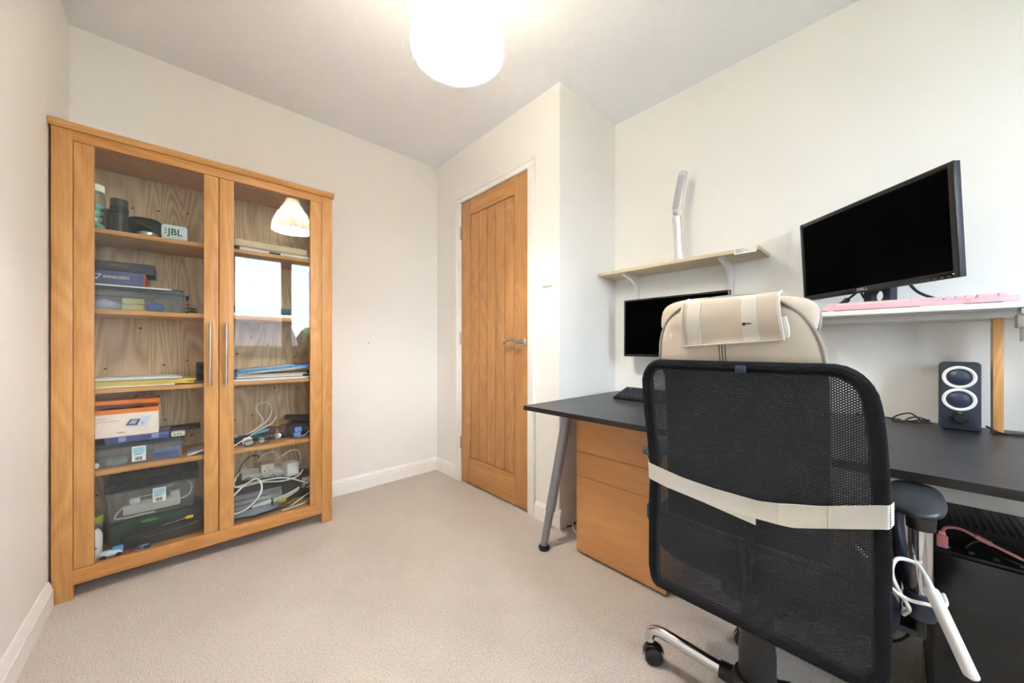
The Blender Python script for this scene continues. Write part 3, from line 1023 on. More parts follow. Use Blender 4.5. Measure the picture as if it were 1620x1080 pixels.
for zc in (0.03, 0.07):
    part('lens', gad, lambda bm: lathe(bm, [(0, 0), (0.008, 0), (0.010, 0.002), (0.006, 0.003), (0, 0.002)], 18, align((-1.44, -0.118, S3 + zc), (-1.44, -0.2, S3 + zc))[0]), M_BLACK_G)

# --- fourth shelf, left
t4 = thing('storage_tub', 'clear plastic tub with dark lid and white label on the fourth left shelf', 'tub', (-1.65, -0.18, S4))
tub(t4, -1.80, -1.505, -0.298, -0.07, S4, S4 + 0.082, M_LID, 0.016)


def sticker(par, x0, x1, y, z0, z1):
    s = part('label_sticker', par, lambda bm: box(bm, x0, x1, y, y + 0.0006, z0, z1), plain('label_white', (228, 234, 236), 0.6), 0)
    w = x1 - x0
    part('blue_print', s, lambda bm: box(bm, x0 + 0.003, x1 - 0.003, y - 0.0003, y, z1 - (z1 - z0) * 0.42, z1 - 0.004), plain('label_blue', (150, 200, 222), 0.6), 0)
    part('print_lines', s, lambda bm: [box(bm, x0 + 0.005, x0 + w * (0.85 - 0.15 * (k % 2)), y - 0.0004, y, z0 + (z1 - z0) * (0.5 - 0.07 * k), z0 + (z1 - z0) * (0.5 - 0.07 * k) + 0.0018) for k in range(2)], M_INK, 0)
    part('barcode', s, lambda bm: [box(bm, x0 + 0.009 + 0.0033 * k, x0 + 0.0105 + 0.0033 * k + 0.0006 * (k % 3), y - 0.0004, y, z0 + 0.004, z0 + (z1 - z0) * 0.3) for k in range(int((w - 0.018) / 0.0033))], M_INK, 0)


sticker(t4, -1.666, -1.624, -0.3012, S4 + 0.014, S4 + 0.078)
for k in range(8):
    b = thing('battery', 'blue and white AA battery standing in a row inside the labelled tub', 'battery', (-1.597 + 0.0105 * k, -0.262, S4 + 0.028), 'batteries in the labelled tub')
    part('case', b, lambda bm: cyl(bm, (-1.597 + 0.0105 * k, -0.262, S4 + 0.004), (-1.597 + 0.0105 * k, -0.262, S4 + 0.032), 0.005, None, 12), plain('battery_blue', (52, 92, 196), 0.35))
    part('cap', b, lambda bm: cyl(bm, (-1.597 + 0.0105 * k, -0.262, S4 + 0.032), (-1.597 + 0.0105 * k, -0.262, S4 + 0.052), 0.005, None, 12), plain('battery_grey', (150, 160, 190), 0.35))
thing1('knob_cap', mk(lambda bm: cyl(bm, (-1.768, -0.296, S4 + 0.018), (-1.768, -0.284, S4 + 0.018), 0.011, 0.009, 20)), M_WPLASTIC, 'round white cap at the left front inside the labelled tub', 'cap')
thing1('charger', mk(lambda bm: superq(bm, (-1.71, -0.26, S4 + 0.02), (0.07, 0.05, 0.03), 0.5, 0.5, 20, 10)), plain('grey_green_plastic', (128, 142, 140), 0.4), 'grey green charger lying inside the labelled tub', 'charger')
zl4 = S4 + 0.0985
org = thing('organiser_case', 'flat violet blue organiser case with clips on the labelled tub', 'case', (-1.65, -0.22, zl4))
M_VIO = plain('violet_plastic', (74, 78, 146), 0.3, var=0.05)
part('base', org, lambda bm: box(bm, -1.743, -1.552, -0.290, -0.155, zl4, zl4 + 0.014, 0.002), M_VIO)
part('lid', org, lambda bm: box(bm, -1.745, -1.550, -0.292, -0.153, zl4 + 0.0142, zl4 + 0.027, 0.003), M_VIO)
for x in (-1.706, -1.607):
    part('clip', org, lambda bm: box(bm, x, x + 0.022, -0.2955, -0.291, zl4 + 0.006, zl4 + 0.024, 0.0015), plain('pale_violet', (140, 146, 196), 0.3), label='pale clip')
zb = zl4 + 0.0275
bp = thing('monitor_carton', 'orange and white blood pressure monitor carton with its lid open', 'box', (-1.69, -0.22, zb))
M_ORG = plain('orange_card', (232, 122, 30), 0.45)
M_PEACH = plain('white_card', (240, 224, 214), 0.5)
part('front', bp, lambda bm: box(bm, -1.80, -1.586, -0.285, -0.282, zb, zb + 0.096), M_PEACH)
part('front_band', bp, lambda bm: box(bm, -1.80, -1.586, -0.2851, -0.2819, zb + 0.0962, zb + 0.115), M_ORG)
for xa, xb_ in ((-1.588, -1.5855), (-1.80, -1.797)):
    part('end_panel', bp, lambda bm: box(bm, xa, xb_, -0.2818, -0.165, zb, zb + 0.114), M_PEACH)
part('back', bp, lambda bm: box(bm, -1.80, -1.586, -0.168, -0.165, zb, zb + 0.15), M_ORG)
part('bottom', bp, lambda bm: box(bm, -1.797, -1.588, -0.2818, -0.168, zb, zb + 0.002), M_PEACH)
part('lid_flap', bp, lambda bm: (box(bm, -1.80, -1.585, -0.275, -0.165, zb + 0.150, zb + 0.153), box(bm, -1.80, -1.585, -0.278, -0.275, zb + 0.135, zb + 0.153)), M_ORG)
part('inner_pouch', bp, lambda bm: superq(bm, (-1.70, -0.225, zb + 0.06), (0.17, 0.09, 0.11), 0.5, 0.5, 20, 10, None, 0.1, 20, 3), M_BLACK)
pic = part('monitor_picture', bp, lambda bm: prism(bm, [(-1.693, zb + 0.040), (-1.672, zb + 0.074), (-1.606, zb + 0.078), (-1.628, zb + 0.033)], 0.0004, frame_mat((0, -0.285, 0), (1, 0, 0), (0, 0, 1))) and None, plain('print_pale_blue', (206, 216, 232), 0.5), 0)
part('display_print', pic, lambda bm: prism(bm, [(-1.685, zb + 0.045), (-1.672, zb + 0.068), (-1.641, zb + 0.067), (-1.652, zb + 0.042)], 0.0004, frame_mat((0, -0.2855, 0), (1, 0, 0), (0, 0, 1))) and None, plain('print_navy', (38, 44, 66), 0.5), 0)
part('digits_print', pic, lambda bm: prism(bm, [(-1.678, zb + 0.049), (-1.669, zb + 0.064), (-1.649, zb + 0.0635), (-1.657, zb + 0.047)], 0.0004, frame_mat((0, -0.2860, 0), (1, 0, 0), (0, 0, 1))) and None, plain('print_grey', (170, 176, 190), 0.5), 0)
part('button_print', pic, lambda bm: cyl(bm, (-1.636, -0.2853, zb + 0.050), (-1.636, -0.2860, zb + 0.050), 0.005, None, 14), plain('print_mid_blue', (150, 176, 196), 0.5), 0)
part('print_lines', bp, lambda bm: [box(bm, -1.79, -1.79 + w, -0.2854, -0.285, zb + h_, zb + h_ + 0.0022) for w, h_ in ((0.05, 0.078), (0.085, 0.066), (0.025, 0.054))] + [box(bm, -1.71, -1.688, -0.2854, -0.285, zb + 0.014, zb + 0.019)], plain('print_brown', (196, 150, 130), 0.6), 0)
cg = thing('remote_key', 'small cream remote on the right of the labelled tub lid', 'remote', (-1.522, -0.27, zl4))
part('body', cg, lambda bm: box(bm, -1.546, -1.499, -0.298, -0.262, zl4, zl4 + 0.022, 0.006), M_CREAM_PL)
part('button', cg, lambda bm: [box(bm, -1.536 + 0.010 * k, -1.530 + 0.010 * k, -0.2995, -0.2975, zl4 + 0.008, zl4 + 0.014, 0.001) for k in range(3)], M_CABLE_G)
thing1('tablet', mk(lambda bm: box(bm, -1.60, -1.442, -0.145, -0.05, zl4, zl4 + 0.014, 0.003)), plain('tablet_case', (40, 42, 50), 0.6), 'dark tablet lying at the back on the labelled tub lid', 'tablet')
lf = mk(lambda bm: box(bm, -1.49, -1.43, -0.30, -0.18, S4 + 0.0005, S4 + 0.008, 0.001, Matrix.Translation((-1.49, 0, S4)) @ Matrix.Rotation(-0.28, 4, 'Y') @ Matrix.Translation((1.49, 0, -S4))))
thing1('leaflet', lf, plain('grey_white_paper', (196, 194, 196), 0.7, var=0.1), 'folded grey white leaflet right of the labelled tub', 'leaflet')

# --- cabinet floor, left
bag = thing('tool_bag', 'soft green and black tool bag under the big clear box on the cabinet floor', 'bag', (-1.60, -0.15, S5))
part('body', bag, lambda bm: superq(bm, (-1.592, -0.150, S5 + 0.058), (0.325, 0.20, 0.115), 0.35, 0.45, 34, 14, None, 0.05, 10, 3), plain('dark_green_cloth', (34, 58, 48), 0.8, var=0.3, nscale=25, bump=0.3))
part('trim_patch', bag, lambda bm: superq(bm, (-1.615, -0.247, S5 + 0.097), (0.06, 0.008, 0.014), 0.8, 0.8, 12, 6), plain('green_patch', (44, 128, 78), 0.6), label='bright green patch')
pou = thing('tool_pouch', 'flat black zipped tool pouch in front of the green bag on the cabinet floor', 'pouch', (-1.56, -0.275, S5))
part('body', pou, lambda bm: superq(bm, (-1.565, -0.272, S5 + 0.036), (0.27, 0.042, 0.070), 0.6, 0.35, 34, 12, rotz(0.02), 0.08, 12, 8), plain('black_pouch_cloth2', (36, 35, 38), 0.75, bump=0.3))
part('zip', pou, lambda bm: tube(bm, [(-1.68, -0.289, S5 + 0.05), (-1.6, -0.2945, S5 + 0.043), (-1.5, -0.294, S5 + 0.05), (-1.45, -0.288, S5 + 0.058)], 0.002, 6, 6), M_CABLE_G)
sd_ = thing('screwdriver', 'screwdriver with yellow handle lying on the black tool pouch', 'screwdriver', (-1.53, -0.285, S5 + 0.072))
part('shaft', sd_, lambda bm: cyl(bm, (-1.575, -0.287, S5 + 0.0745), (-1.497, -0.283, S5 + 0.082), 0.0016, None, 8), M_CHROME)
part('handle', sd_, lambda bm: superq(bm, (-1.484, -0.283, S5 + 0.083), (0.03, 0.014, 0.014), 0.7, 0.9, 16, 10), plain('yellow_handle', (214, 176, 40), 0.4), label='yellow handle')
bx = thing('storage_box', 'big clear storage box with ribbed black lid on the cabinet floor', 'tub', (-1.60, -0.15, S5 + 0.115))
zx = S5 + 0.1155
tub(bx, -1.747, -1.458, -0.238, -0.055, zx, zx + 0.128, M_LID, 0.010, sl=0.010)
part('lid_top', bx, lambda bm: [v.co.__setitem__(1, v.co.y + 0.02) for v in box(bm, -1.752, -1.453, -0.243, -0.05, zx + 0.1385, zx + 0.168) if v.co.z > zx + 0.15 and v.co.y < -0.15], M_LID, 20)
for k in range(7):
    x = -1.735 + 0.0445 * k
    part('lid_rib', bx, lambda bm: tube(bm, [(x, -0.2455, zx + 0.138), (x, -0.224, zx + 0.1695), (x, -0.08, zx + 0.1695)], 0.003, 6, 0), M_LID)
sticker(bx, -1.606, -1.563, -0.2405, zx + 0.055, zx + 0.118)
ps = thing('power_strip', 'white four way power strip inside the big clear storage box', 'power strip', (-1.60, -0.2, zx + 0.03))
part('body', ps, lambda bm: box(bm, -1.70, -1.515, -0.222, -0.165, zx + 0.015, zx + 0.055, 0.006), M_CREAM_PL)
for k in range(4):
    part('socket', ps, lambda bm: (box(bm, -1.688 + 0.044 * k, -1.652 + 0.044 * k, -0.2145, -0.173, zx + 0.0545, zx + 0.0562, 0.0008)), plain('socket_face', (236, 234, 222), 0.4))
part('plug', ps, lambda bm: (superq(bm, (-1.665, -0.195, zx + 0.068), (0.035, 0.035, 0.024), 0.5, 0.6, 16, 8), superq(bm, (-1.535, -0.195, zx + 0.068), (0.035, 0.035, 0.024), 0.5, 0.6, 16, 8)), M_WPLASTIC)
part('cable', ps, lambda bm: tube(bm, [(-1.515, -0.2, zx + 0.035), (-1.485, -0.2, zx + 0.05), (-1.475, -0.19, zx + 0.09), (-1.50, -0.18, zx + 0.115), (-1.55, -0.17, zx + 0.10), (-1.61, -0.17, zx + 0.075), (-1.66, -0.15, zx + 0.065), (-1.70, -0.16, zx + 0.04), (-1.726, -0.19, zx + 0.01), (-1.70, -0.218, zx + 0.007), (-1.6, -0.222, zx + 0.008)], 0.0035, 8, 8), M_CABLE_W)
ct = thing('canister', 'grey canister with yellow green lid at the left end of the cabinet floor', 'canister', (-1.79, -0.2, S5))
part('body', ct, lambda bm: lathe(bm, [(0, 0), (0.034, 0), (0.036, 0.004), (0.036, 0.118), (0, 0.118)], 28, Matrix.Translation((-1.796, -0.188, S5))), plain('grey_tin', (104, 100, 100), 0.5))
part('lid', ct, lambda bm: lathe(bm, [(0, 0.118), (0.0375, 0.118), (0.0375, 0.146), (0.035, 0.15), (0, 0.15)], 28, Matrix.Translation((-1.796, -0.188, S5))), plain('lime_lid', (176, 176, 52), 0.45), label='yellow green lid')
bt = thing('bottle', 'white plastic bottle with grey nozzle standing left on the cabinet floor', 'bottle', (-1.778, -0.262, S5))
part('body', bt, lambda bm: lathe(bm, [(0, 0), (0.023, 0), (0.026, 0.004), (0.026, 0.09), (0.018, 0.112), (0.012, 0.118), (0, 0.118)], 24, Matrix.Translation((-1.778, -0.262, S5))), M_WPLASTIC)
part('nozzle', bt, lambda bm: (cyl(bm, (-1.778, -0.262, S5 + 0.118), (-1.778, -0.262, S5 + 0.135), 0.010, 0.008), box(bm, -1.786, -1.752, -0.269, -0.255, S5 + 0.126, S5 + 0.136, 0.003)), plain('grey_nozzle', (120, 124, 132), 0.4))
cp = mk(lambda bm: lathe(bm, [(0, 0), (0.014, 0), (0.0185, 0.05), (0.017, 0.05), (0.013, 0.002), (0, 0.002)], 24, Matrix.Translation((-1.781, -0.302, S5))))
thing1('cup', cp, M_WPLASTIC, 'small white cup in front of the white bottle on the cabinet floor', 'cup')
tc_ = thing('toy_car', 'little blue and white toy car at the left front of the cabinet floor', 'toy', (-1.724, -0.305, S5))
part('body', tc_, lambda bm: superq(bm, (-1.724, -0.305, S5 + 0.020), (0.066, 0.026, 0.022), 0.45, 0.6, 20, 10), plain('toy_white', (206, 222, 232), 0.35))
part('cab', tc_, lambda bm: superq(bm, (-1.706, -0.305, S5 + 0.031), (0.034, 0.022, 0.022), 0.5, 0.6, 18, 10), plain('toy_blue', (78, 142, 204), 0.35), label='blue cab')
for x in (-1.745, -1.703):
    part('wheel', tc_, lambda bm: cyl(bm, (x, -0.3185, S5 + 0.009), (x, -0.2915, S5 + 0.009), 0.009, None, 16), M_BLACK)
for k in range(3):
    thing1('memory_card', mk(lambda bm: box(bm, -1.702 + 0.024 * k, -1.681 + 0.024 * k, -0.318, -0.300, S5 + 0.0003, S5 + 0.004, 0.0008, None)) if k else mk(lambda bm: box(bm, -1.682, -1.663, -0.292, -0.276 - 0.004, S5 + 0.0003, S5 + 0.004, 0.0008)), (plain('card_red', (170, 66, 62), 0.5), plain('card_red', (170, 66, 62), 0.5), M_CREAM_PL)[k], ('red card tucked behind the toy car on the cabinet floor', 'red card lying at the front edge of the cabinet floor', 'cream card right of the red one at the front edge of the cabinet floor')[k], 'card', 'small cards on the cabinet floor')
bl = thing('clip_set', 'small dark blue plastic clip set in front of the black tool pouch', 'clip', (-1.628, -0.305, S5))
part('body', bl, lambda bm: superq(bm, (-1.630, -0.306, S5 + 0.011), (0.042, 0.016, 0.022), 0.5, 0.6, 16, 8, None, 0.15, 60, 1), plain('clip_navy', (48, 58, 104), 0.4))
part('spring', bl, lambda bm: lathe(bm, [(0.003, 0), (0.006, 0), (0.006, 0.004), (0.003, 0.004)], 14, align((-1.634, -0.312, S5 + 0.012), (-1.634, -0.4, S5 + 0.012))[0], True), M_STEEL)

# --- top shelf, right
thing1('paper', mk(lambda bm: box(bm, -1.30, -0.965, -0.30, -0.10, S1 + 0.0003, S1 + 0.016, 0.001)), M_PAPER, 'white papers lying under the padded envelope on the top right shelf', 'paper')
thing1('marker_pen', mk(lambda bm: cyl(bm, (-1.176, -0.306, S1 + 0.0065), (-1.128, -0.309, S1 + 0.0065), 0.006, 0.005, 14)), M_INK, 'short dark marker at the front edge of the top right shelf', 'pen')
thing1('padded_envelope', mk(lambda bm: superq(bm, (-1.16, -0.205, S1 + 0.039), (0.335, 0.19, 0.044), 0.35, 0.18, 40, 12, None, 0.04, 8, 2)), plain('buff_paper', (206, 190, 160), 0.75, var=0.06), 'thick buff padded envelope across the top right shelf', 'envelope')
thing1('saucer', mk(lambda bm: lathe(bm, [(0, 0), (0.03, 0), (0.055, 0.012), (0.053, 0.014), (0.03, 0.004), (0, 0.004)], 32, Matrix.Translation((-1.165, -0.19, S1 + 0.062)))), M_CREAM_PL, 'cream saucer on the buff padded envelope', 'dish')
thing1('thin_cable', mk(lambda bm: tube(bm, [(-1.11, -0.2, S1 + 0.066), (-1.08, -0.22, S1 + 0.068), (-1.04, -0.24, S1 + 0.063), (-0.99, -0.25, S1 + 0.058)], 0.0018, 6, 6)), M_CABLE_W, 'thin white cable across the padded envelope on the top right shelf', 'cable')

# --- second shelf, right (behind the window's reflection)
thing1('paper', mk(lambda bm: box(bm, -1.33, -0.955, -0.295, -0.09, S2 + 0.0003, S2 + 0.018, 0.001)), M_PAPER, 'white papers under the dark blue folder on the second right shelf', 'paper')
thing1('folder', mk(lambda bm: box(bm, -1.32, -0.96, -0.29, -0.09, S2 + 0.0185, S2 + 0.052, 0.004)), plain('slate_blue_card', (52, 70, 92), 0.5), 'dark blue folder lying flat on the second right shelf', 'folder')

# --- third shelf, right
zz = S3
for i, (m, t, x1, lab) in enumerate((
        (M_PAPER, 0.010, -0.965, 'white magazine at the bottom of the pile on the third right shelf'),
        (plain('slate_card', (96, 104, 122), 0.6), 0.004, -0.975, 'slate grey folder above the white magazine on the third right shelf'),
        (M_PAPER, 0.007, -1.02, 'white booklet under the tan card on the third right shelf'),
        (plain('tan_card', (186, 170, 146), 0.7), 0.010, -0.985, 'tan card pad just under the blue bound book'))):
    thing1('paper', mk(lambda bm: box(bm, -1.325 + 0.006 * i, x1, -0.30 + 0.006 * i, -0.09, zz + 0.0003, zz + t, 0.001)), m, lab, 'paper', 'pile on the third right shelf')
    zz += t
Rb = Matrix.Translation((-1.31, -0.2, zz)) @ Matrix.Rotation(-0.085, 4, 'Y')
bk = thing('bound_book', 'bright blue comb bound book on the pile of the third right shelf', 'book', (-1.15, -0.2, zz))
part('cover', bk, lambda bm: box(bm, 0.0, 0.325, -0.085, 0.10, 0.003, 0.018, 0.002, Rb), plain('bright_blue_card', (52, 140, 204), 0.4))
part('page_block', bk, lambda bm: box(bm, 0.004, 0.32, -0.082, 0.10, -0.001, 0.0028, 0.0, Rb), M_PAPER)
for k in range(30):
    part('comb_ring', bk, lambda bm: box(bm, 0.05 + 0.009 * k, 0.0545 + 0.009 * k, -0.0875, -0.083, 0.001, 0.009, 0.001, Rb), M_PAPER, 20)
thing1('leaflet', mk(lambda bm: box(bm, 0.01, 0.26, -0.07, 0.08, 0.0185, 0.024, 0.001, Rb)), plain('pale_grey_paper', (188, 190, 192), 0.7), 'pale grey leaflet on top of the blue comb bound book', 'leaflet')
thing1('charger_plug', mk(lambda bm: superq(bm, (-0.985, -0.285, S3 + 0.0345), (0.026, 0.03, 0.018), 0.5, 0.5, 16, 8)), M_BLACK, 'small black plug at the right end of the third right shelf', 'plug')

# --- fourth shelf, right
rnd = random.Random(11)
for k, lab in enumerate(('thin white cable with a tall loop on the fourth right shelf', 'pale cable running to the left front of the fourth right shelf', 'grey white cable tangled under the looped one on the fourth right shelf')):
    if k == 0:
        pts = [(-1.31, -0.2, S4 + 0.05), (-1.28, -0.2, S4 + 0.028), (-1.22, -0.19, S4 + 0.06), (-1.17, -0.18, S4 + 0.10), (-1.145, -0.17, S4 + 0.15), (-1.155, -0.165, S4 + 0.19), (-1.19, -0.16, S4 + 0.20), (-1.215, -0.16, S4 + 0.175), (-1.20, -0.17, S4 + 0.14), (-1.185, -0.18, S4 + 0.10), (-1.22, -0.2, S4 + 0.07), (-1.29, -0.21, S4 + 0.03)]
    elif k == 1:
        pts = [(-1.335, -0.29, S4 + 0.006), (-1.30, -0.27, S4 + 0.022), (-1.26, -0.25, S4 + 0.04), (-1.20, -0.22, S4 + 0.07), (-1.15, -0.2, S4 + 0.088), (-1.13, -0.19, S4 + 0.12)]
    else:
        pts = [(-1.31 + 0.16 * abs(math.sin(i * 0.9)), -0.17 - 0.02 * math.cos(i * 1.3), S4 + 0.02 + 0.05 * abs(math.sin(i * 0.9)) + 0.012 * math.sin(i * 2.1)) for i in range(14)]
    thing1('charging_cable', mk(lambda bm: tube(bm, pts, 0.0024, 6, 8)), M_CABLE_W if k < 2 else plain('pale_grey_cable', (178, 178, 178), 0.5), lab, 'cable', 'cables on the fourth right shelf')
thing1('glasses_case', mk(lambda bm: superq(bm, (-1.245, -0.20, S4 + 0.024), (0.15, 0.07, 0.046), 0.7, 0.6, 26, 12, Matrix.Rotation(-0.08, 4, 'Y'))), plain('dark_teal_case', (32, 44, 56), 0.4), 'dark teal glasses case beneath the white cables on the fourth right shelf', 'case')
thing1('cloth', mk(lambda bm: superq(bm, (-1.21, -0.222, S4 + 0.052), (0.09, 0.05, 0.014), 0.8, 0.8, 18, 8, Matrix.Rotation(-0.2, 4, 'Y'), 0.3, 30, 3)), plain('light_blue_cloth', (84, 148, 184), 0.6), 'light blue cleaning cloth on the dark glasses case', 'cloth')


def spectacles(name, lab, c, yaw, lensm, fr, w=0.128, h=0.04, tilt=0.0):
    t = thing(name, lab, 'glasses', c)
    M = Matrix.Translation(c) @ rotz(yaw) @ Matrix.Rotation(tilt, 4, 'X')
    for s in (-1, 1):
        pts = [M @ Vector((s * w * 0.27 + px_, 0, h / 2 + py_)) for px_, py_ in rrect(w * 0.42, h, h * 0.4, 4)]
        part('rim', t, lambda bm: tube(bm, pts, 0.0017, 6, 0, True), fr)
        part('lens', t, lambda bm: prism(bm, rrect(w * 0.42, h, h * 0.4, 4, s * w * 0.27, h / 2), 0.0016, M @ Matrix.Rotation(PI / 2, 4, 'X')) and None, lensm, 0)
        part('temple', t, lambda bm: tube(bm, [M @ Vector(q) for q in ((s * w * 0.49, 0, h * 0.75), (s * w * 0.485, 0.008 + 0.004 * s, h * 0.74), (s * w * 0.2, 0.013 + 0.004 * s, h * 0.70), (-s * w * 0.35, 0.013 + 0.004 * s, h * 0.55))], 0.0018, 6, 5), fr)
    part('bridge', t, lambda bm: tube(bm, [M @ Vector(q) for q in ((-w * 0.07, 0, h * 0.7), (0, -0.002, h * 0.8), (w * 0.07, 0, h * 0.7))], 0.0018, 6, 4), fr)
    return t


spectacles('sunglasses', 'dark framed sunglasses with rosy brown lenses on the fourth right shelf', (-1.125, -0.20, S4 + 0.034), 0.15, plain('rosy_brown_lens', (104, 66, 66), 0.1), M_BLACK_G, 0.115, 0.040)
thing1('spare_case', mk(lambda bm: superq(bm, (-1.125, -0.185, S4 + 0.0155), (0.12, 0.06, 0.03), 0.5, 0.5, 22, 10)), plain('brown_black_case', (46, 40, 40), 0.55), 'brown black case beneath the sunglasses on the fourth right shelf', 'case')
spectacles('eyeglasses', 'black framed eyeglasses with clear lenses at the front of the fourth right shelf', (-1.225, -0.285, S4 + 0.002), 0.25, M_JAR, M_BLACK_G, 0.12, 0.036, 0.10)
for i, (x, lab) in enumerate(((-1.262, 'folded white tissue left behind the eyeglasses on the fourth right shelf'), (-1.205, 'small white tissue right behind the eyeglasses on the fourth right shelf'))):
    thing1('tissue', mk(lambda bm: superq(bm, (x, -0.258, S4 + 0.022 - 0.004 * i), (0.045 - 0.018 * i, 0.02, 0.040 - 0.008 * i), 0.7, 0.7, 14, 8, None, 0.2, 60, i)), M_PAPER, lab, 'tissue', 'tissues on the fourth right shelf')
wt = thing('wrist_watch', 'wrist watch with silver dial and black strap on the fourth right shelf', 'watch', (-1.128, -0.235, S4))
part('dial', wt, lambda bm: lathe(bm, [(0, 0.006), (0.014, 0.006), (0.017, 0.004), (0.017, 0), (0, 0)], 24, align((-1.130, -0.247, S4 + 0.025), (-1.150, -0.30, S4 + 0.04))[0]), M_STEEL)
part('strap', wt, lambda bm: tube(bm, [(-1.118, -0.245, S4 + 0.03), (-1.10, -0.24, S4 + 0.03), (-1.092, -0.222, S4 + 0.018), (-1.105, -0.205, S4 + 0.008), (-1.135, -0.205, S4 + 0.008), (-1.152, -0.225, S4 + 0.014), (-1.145, -0.245, S4 + 0.022)], 0.008, 8, 6, flat=0.25, upv=(0, 0, 1)), M_BLACK)
bs = thing('mesh_pouch', 'black open pouch holding two blue packs on the fourth right shelf', 'pouch', (-1.03, -0.21, S4))
part('body', bs, lambda bm: superq(bm, (-1.022, -0.205, S4 + 0.042), (0.13, 0.13, 0.084), 0.55, 0.7, 28, 12, None, 0.1, 16, 6), plain('black_net_cloth', (30, 30, 36), 0.7, bump=0.4))
part('flap', bs, lambda bm: superq(bm, (-1.02, -0.175, S4 + 0.100), (0.13, 0.11, 0.03), 0.6, 0.5, 24, 10, Matrix.Rotation(0.12, 4, 'Y'), 0.15, 20, 2), plain('dark_brown_cloth', (48, 42, 40), 0.7))
for k in range(2):
    thing1('card_pack', mk(lambda bm: box(bm, -1.062 + 0.006 * k, -1.028 + 0.006 * k, -0.284, -0.266, S4 + 0.012 + 0.027 * k, S4 + 0.036 + 0.027 * k, 0.003)), plain('cornflower_card', (92, 130, 220), 0.45), ('lower', 'upper')[k] + ' small blue pack at the front of the black open pouch', 'pack', 'blue packs in the black pouch')
thing1('white_lead', mk(lambda bm: tube(bm, [(-1.045, -0.288, S4 + 0.012), (-1.01, -0.292, S4 + 0.02), (-0.985, -0.29, S4 + 0.045), (-0.97, -0.27, S4 + 0.07)], 0.0025, 6, 6)), M_CABLE_W, 'white lead curling over the front of the black open pouch', 'cable')

# --- cabinet floor, right
rb_ = thing('router_bag', 'dark cloth bag at the back of the right cabinet floor', 'bag', (-1.12, -0.11, S5))
part('body', rb_, lambda bm: superq(bm, (-1.13, -0.105, S5 + 0.072), (0.40, 0.135, 0.142), 0.35, 0.35, 34, 14, None, 0.04, 10, 9), plain('charcoal_cloth', (50, 50, 56), 0.8, bump=0.3))
zs = S5 + 0.146
st_ = thing('extension_strip', 'long white extension strip on the dark bag in the right cabinet', 'power strip', (-1.15, -0.11, zs))
Rst = Matrix.Translation((-1.155, -0.115, zs)) @ Matrix.Rotation(0.10, 4, 'Y') @ rotz(-0.03) @ Matrix.Rotation(0.45, 4, 'X')
part('body', st_, lambda bm: box(bm, -0.125, 0.125, -0.028, 0.028, 0.012, 0.046, 0.005, Rst), M_WPLASTIC)
for k in range(4):
    part('socket', st_, lambda bm: [box(bm, -0.095 + 0.056 * k + dx - 0.003, -0.095 + 0.056 * k + dx + 0.003, -0.0286, -0.0276, 0.024 + dz, 0.030 + dz, 0, Rst) for dx, dz in ((0, 0.006), (-0.009, -0.003), (0.009, -0.003))], M_INK, 0)
ad1 = thing('plug_adaptor', 'cream cube adaptor plugged into the long white extension strip', 'adaptor', (-1.165, -0.14, zs + 0.03))
part('cube', ad1, lambda bm: box(bm, -1.195, -1.135, -0.178, -0.125, zs + 0.032, zs + 0.085, 0.006), M_CREAM_PL)
part('slot', ad1, lambda bm: [box(bm, -1.169 + dx, -1.164 + dx, -0.179, -0.177, zs + 0.055 + dz, zs + 0.061 + dz) for dx, dz in ((0, 0.008), (-0.012, -0.008), (0.012, -0.008))], M_INK, 0)
ad2 = thing('power_adaptor', 'white power adaptor block at the right of the long white extension strip', 'adaptor', (-1.045, -0.16, zs))
part('block', ad2, lambda bm: box(bm, -1.088, -1.024, -0.195, -0.135, zs - 0.004, zs + 0.072, 0.005, Matrix.Translation((-1.055, -0.16, zs)) @ rotz(0.3) @ Matrix.Translation((1.055, 0.16, -zs))), M_WPLASTIC)
part('logo', ad2, lambda bm: superq(bm, (-1.062, -0.196, zs + 0.055), (0.016, 0.004, 0.010), 1, 1, 12, 6, rotz(0.3)), M_INK)
sk = thing('socket_block', 'cream double socket block at the right end of the right cabinet floor', 'socket', (-0.965, -0.14, S5))
part('body', sk, lambda bm: box(bm, -1.0, -0.935, -0.185, -0.15, S5 + 0.052, S5 + 0.114, 0.004), M_CREAM_PL)
part('slot', sk, lambda bm: [box(bm, -0.982 + 0.020 * i, -0.976 + 0.020 * i, -0.1862, -0.1845, S5 + 0.068 + 0.022 * j, S5 + 0.076 + 0.022 * j) for i in range(2) for j in range(2)], M_INK, 0)
thing1('dark_pad', mk(lambda bm: superq(bm, (-0.972, -0.17, S5 + 0.026), (0.07, 0.09, 0.05), 0.5, 0.5, 18, 10)), plain('charcoal_cloth', (50, 50, 56), 0.8), 'dark pad under the cream double socket block', 'pad')
Rl = Matrix.Translation((-1.325, -0.24, S5 + 0.075)) @ Matrix.Rotation(0.16, 4, 'Y') @ Matrix.Rotation(-0.42, 4, 'X')
lap = thing('laptop_shell', 'grey metal laptop shell leaning in the right cabinet floor', 'laptop', (-1.23, -0.24, S5))
Rl = Matrix.Translation((-1.335, -0.285, S5 + 0.012)) @ Matrix.Rotation(0.95, 4, 'X')
part('shell', lap, lambda bm: box(bm, 0.0, 0.225, 0.0, 0.115, 0.0, 0.014, 0.003, Rl), plain('gunmetal', (104, 108, 116), 0.38, metal=0.5))
part('slot_row', lap, lambda bm: [box(bm, 0.01, 0.16, 0.03 + 0.026 * k, 0.036 + 0.026 * k, 0.0138, 0.0148, 0, Rl) for k in range(3)], M_INK, 0)
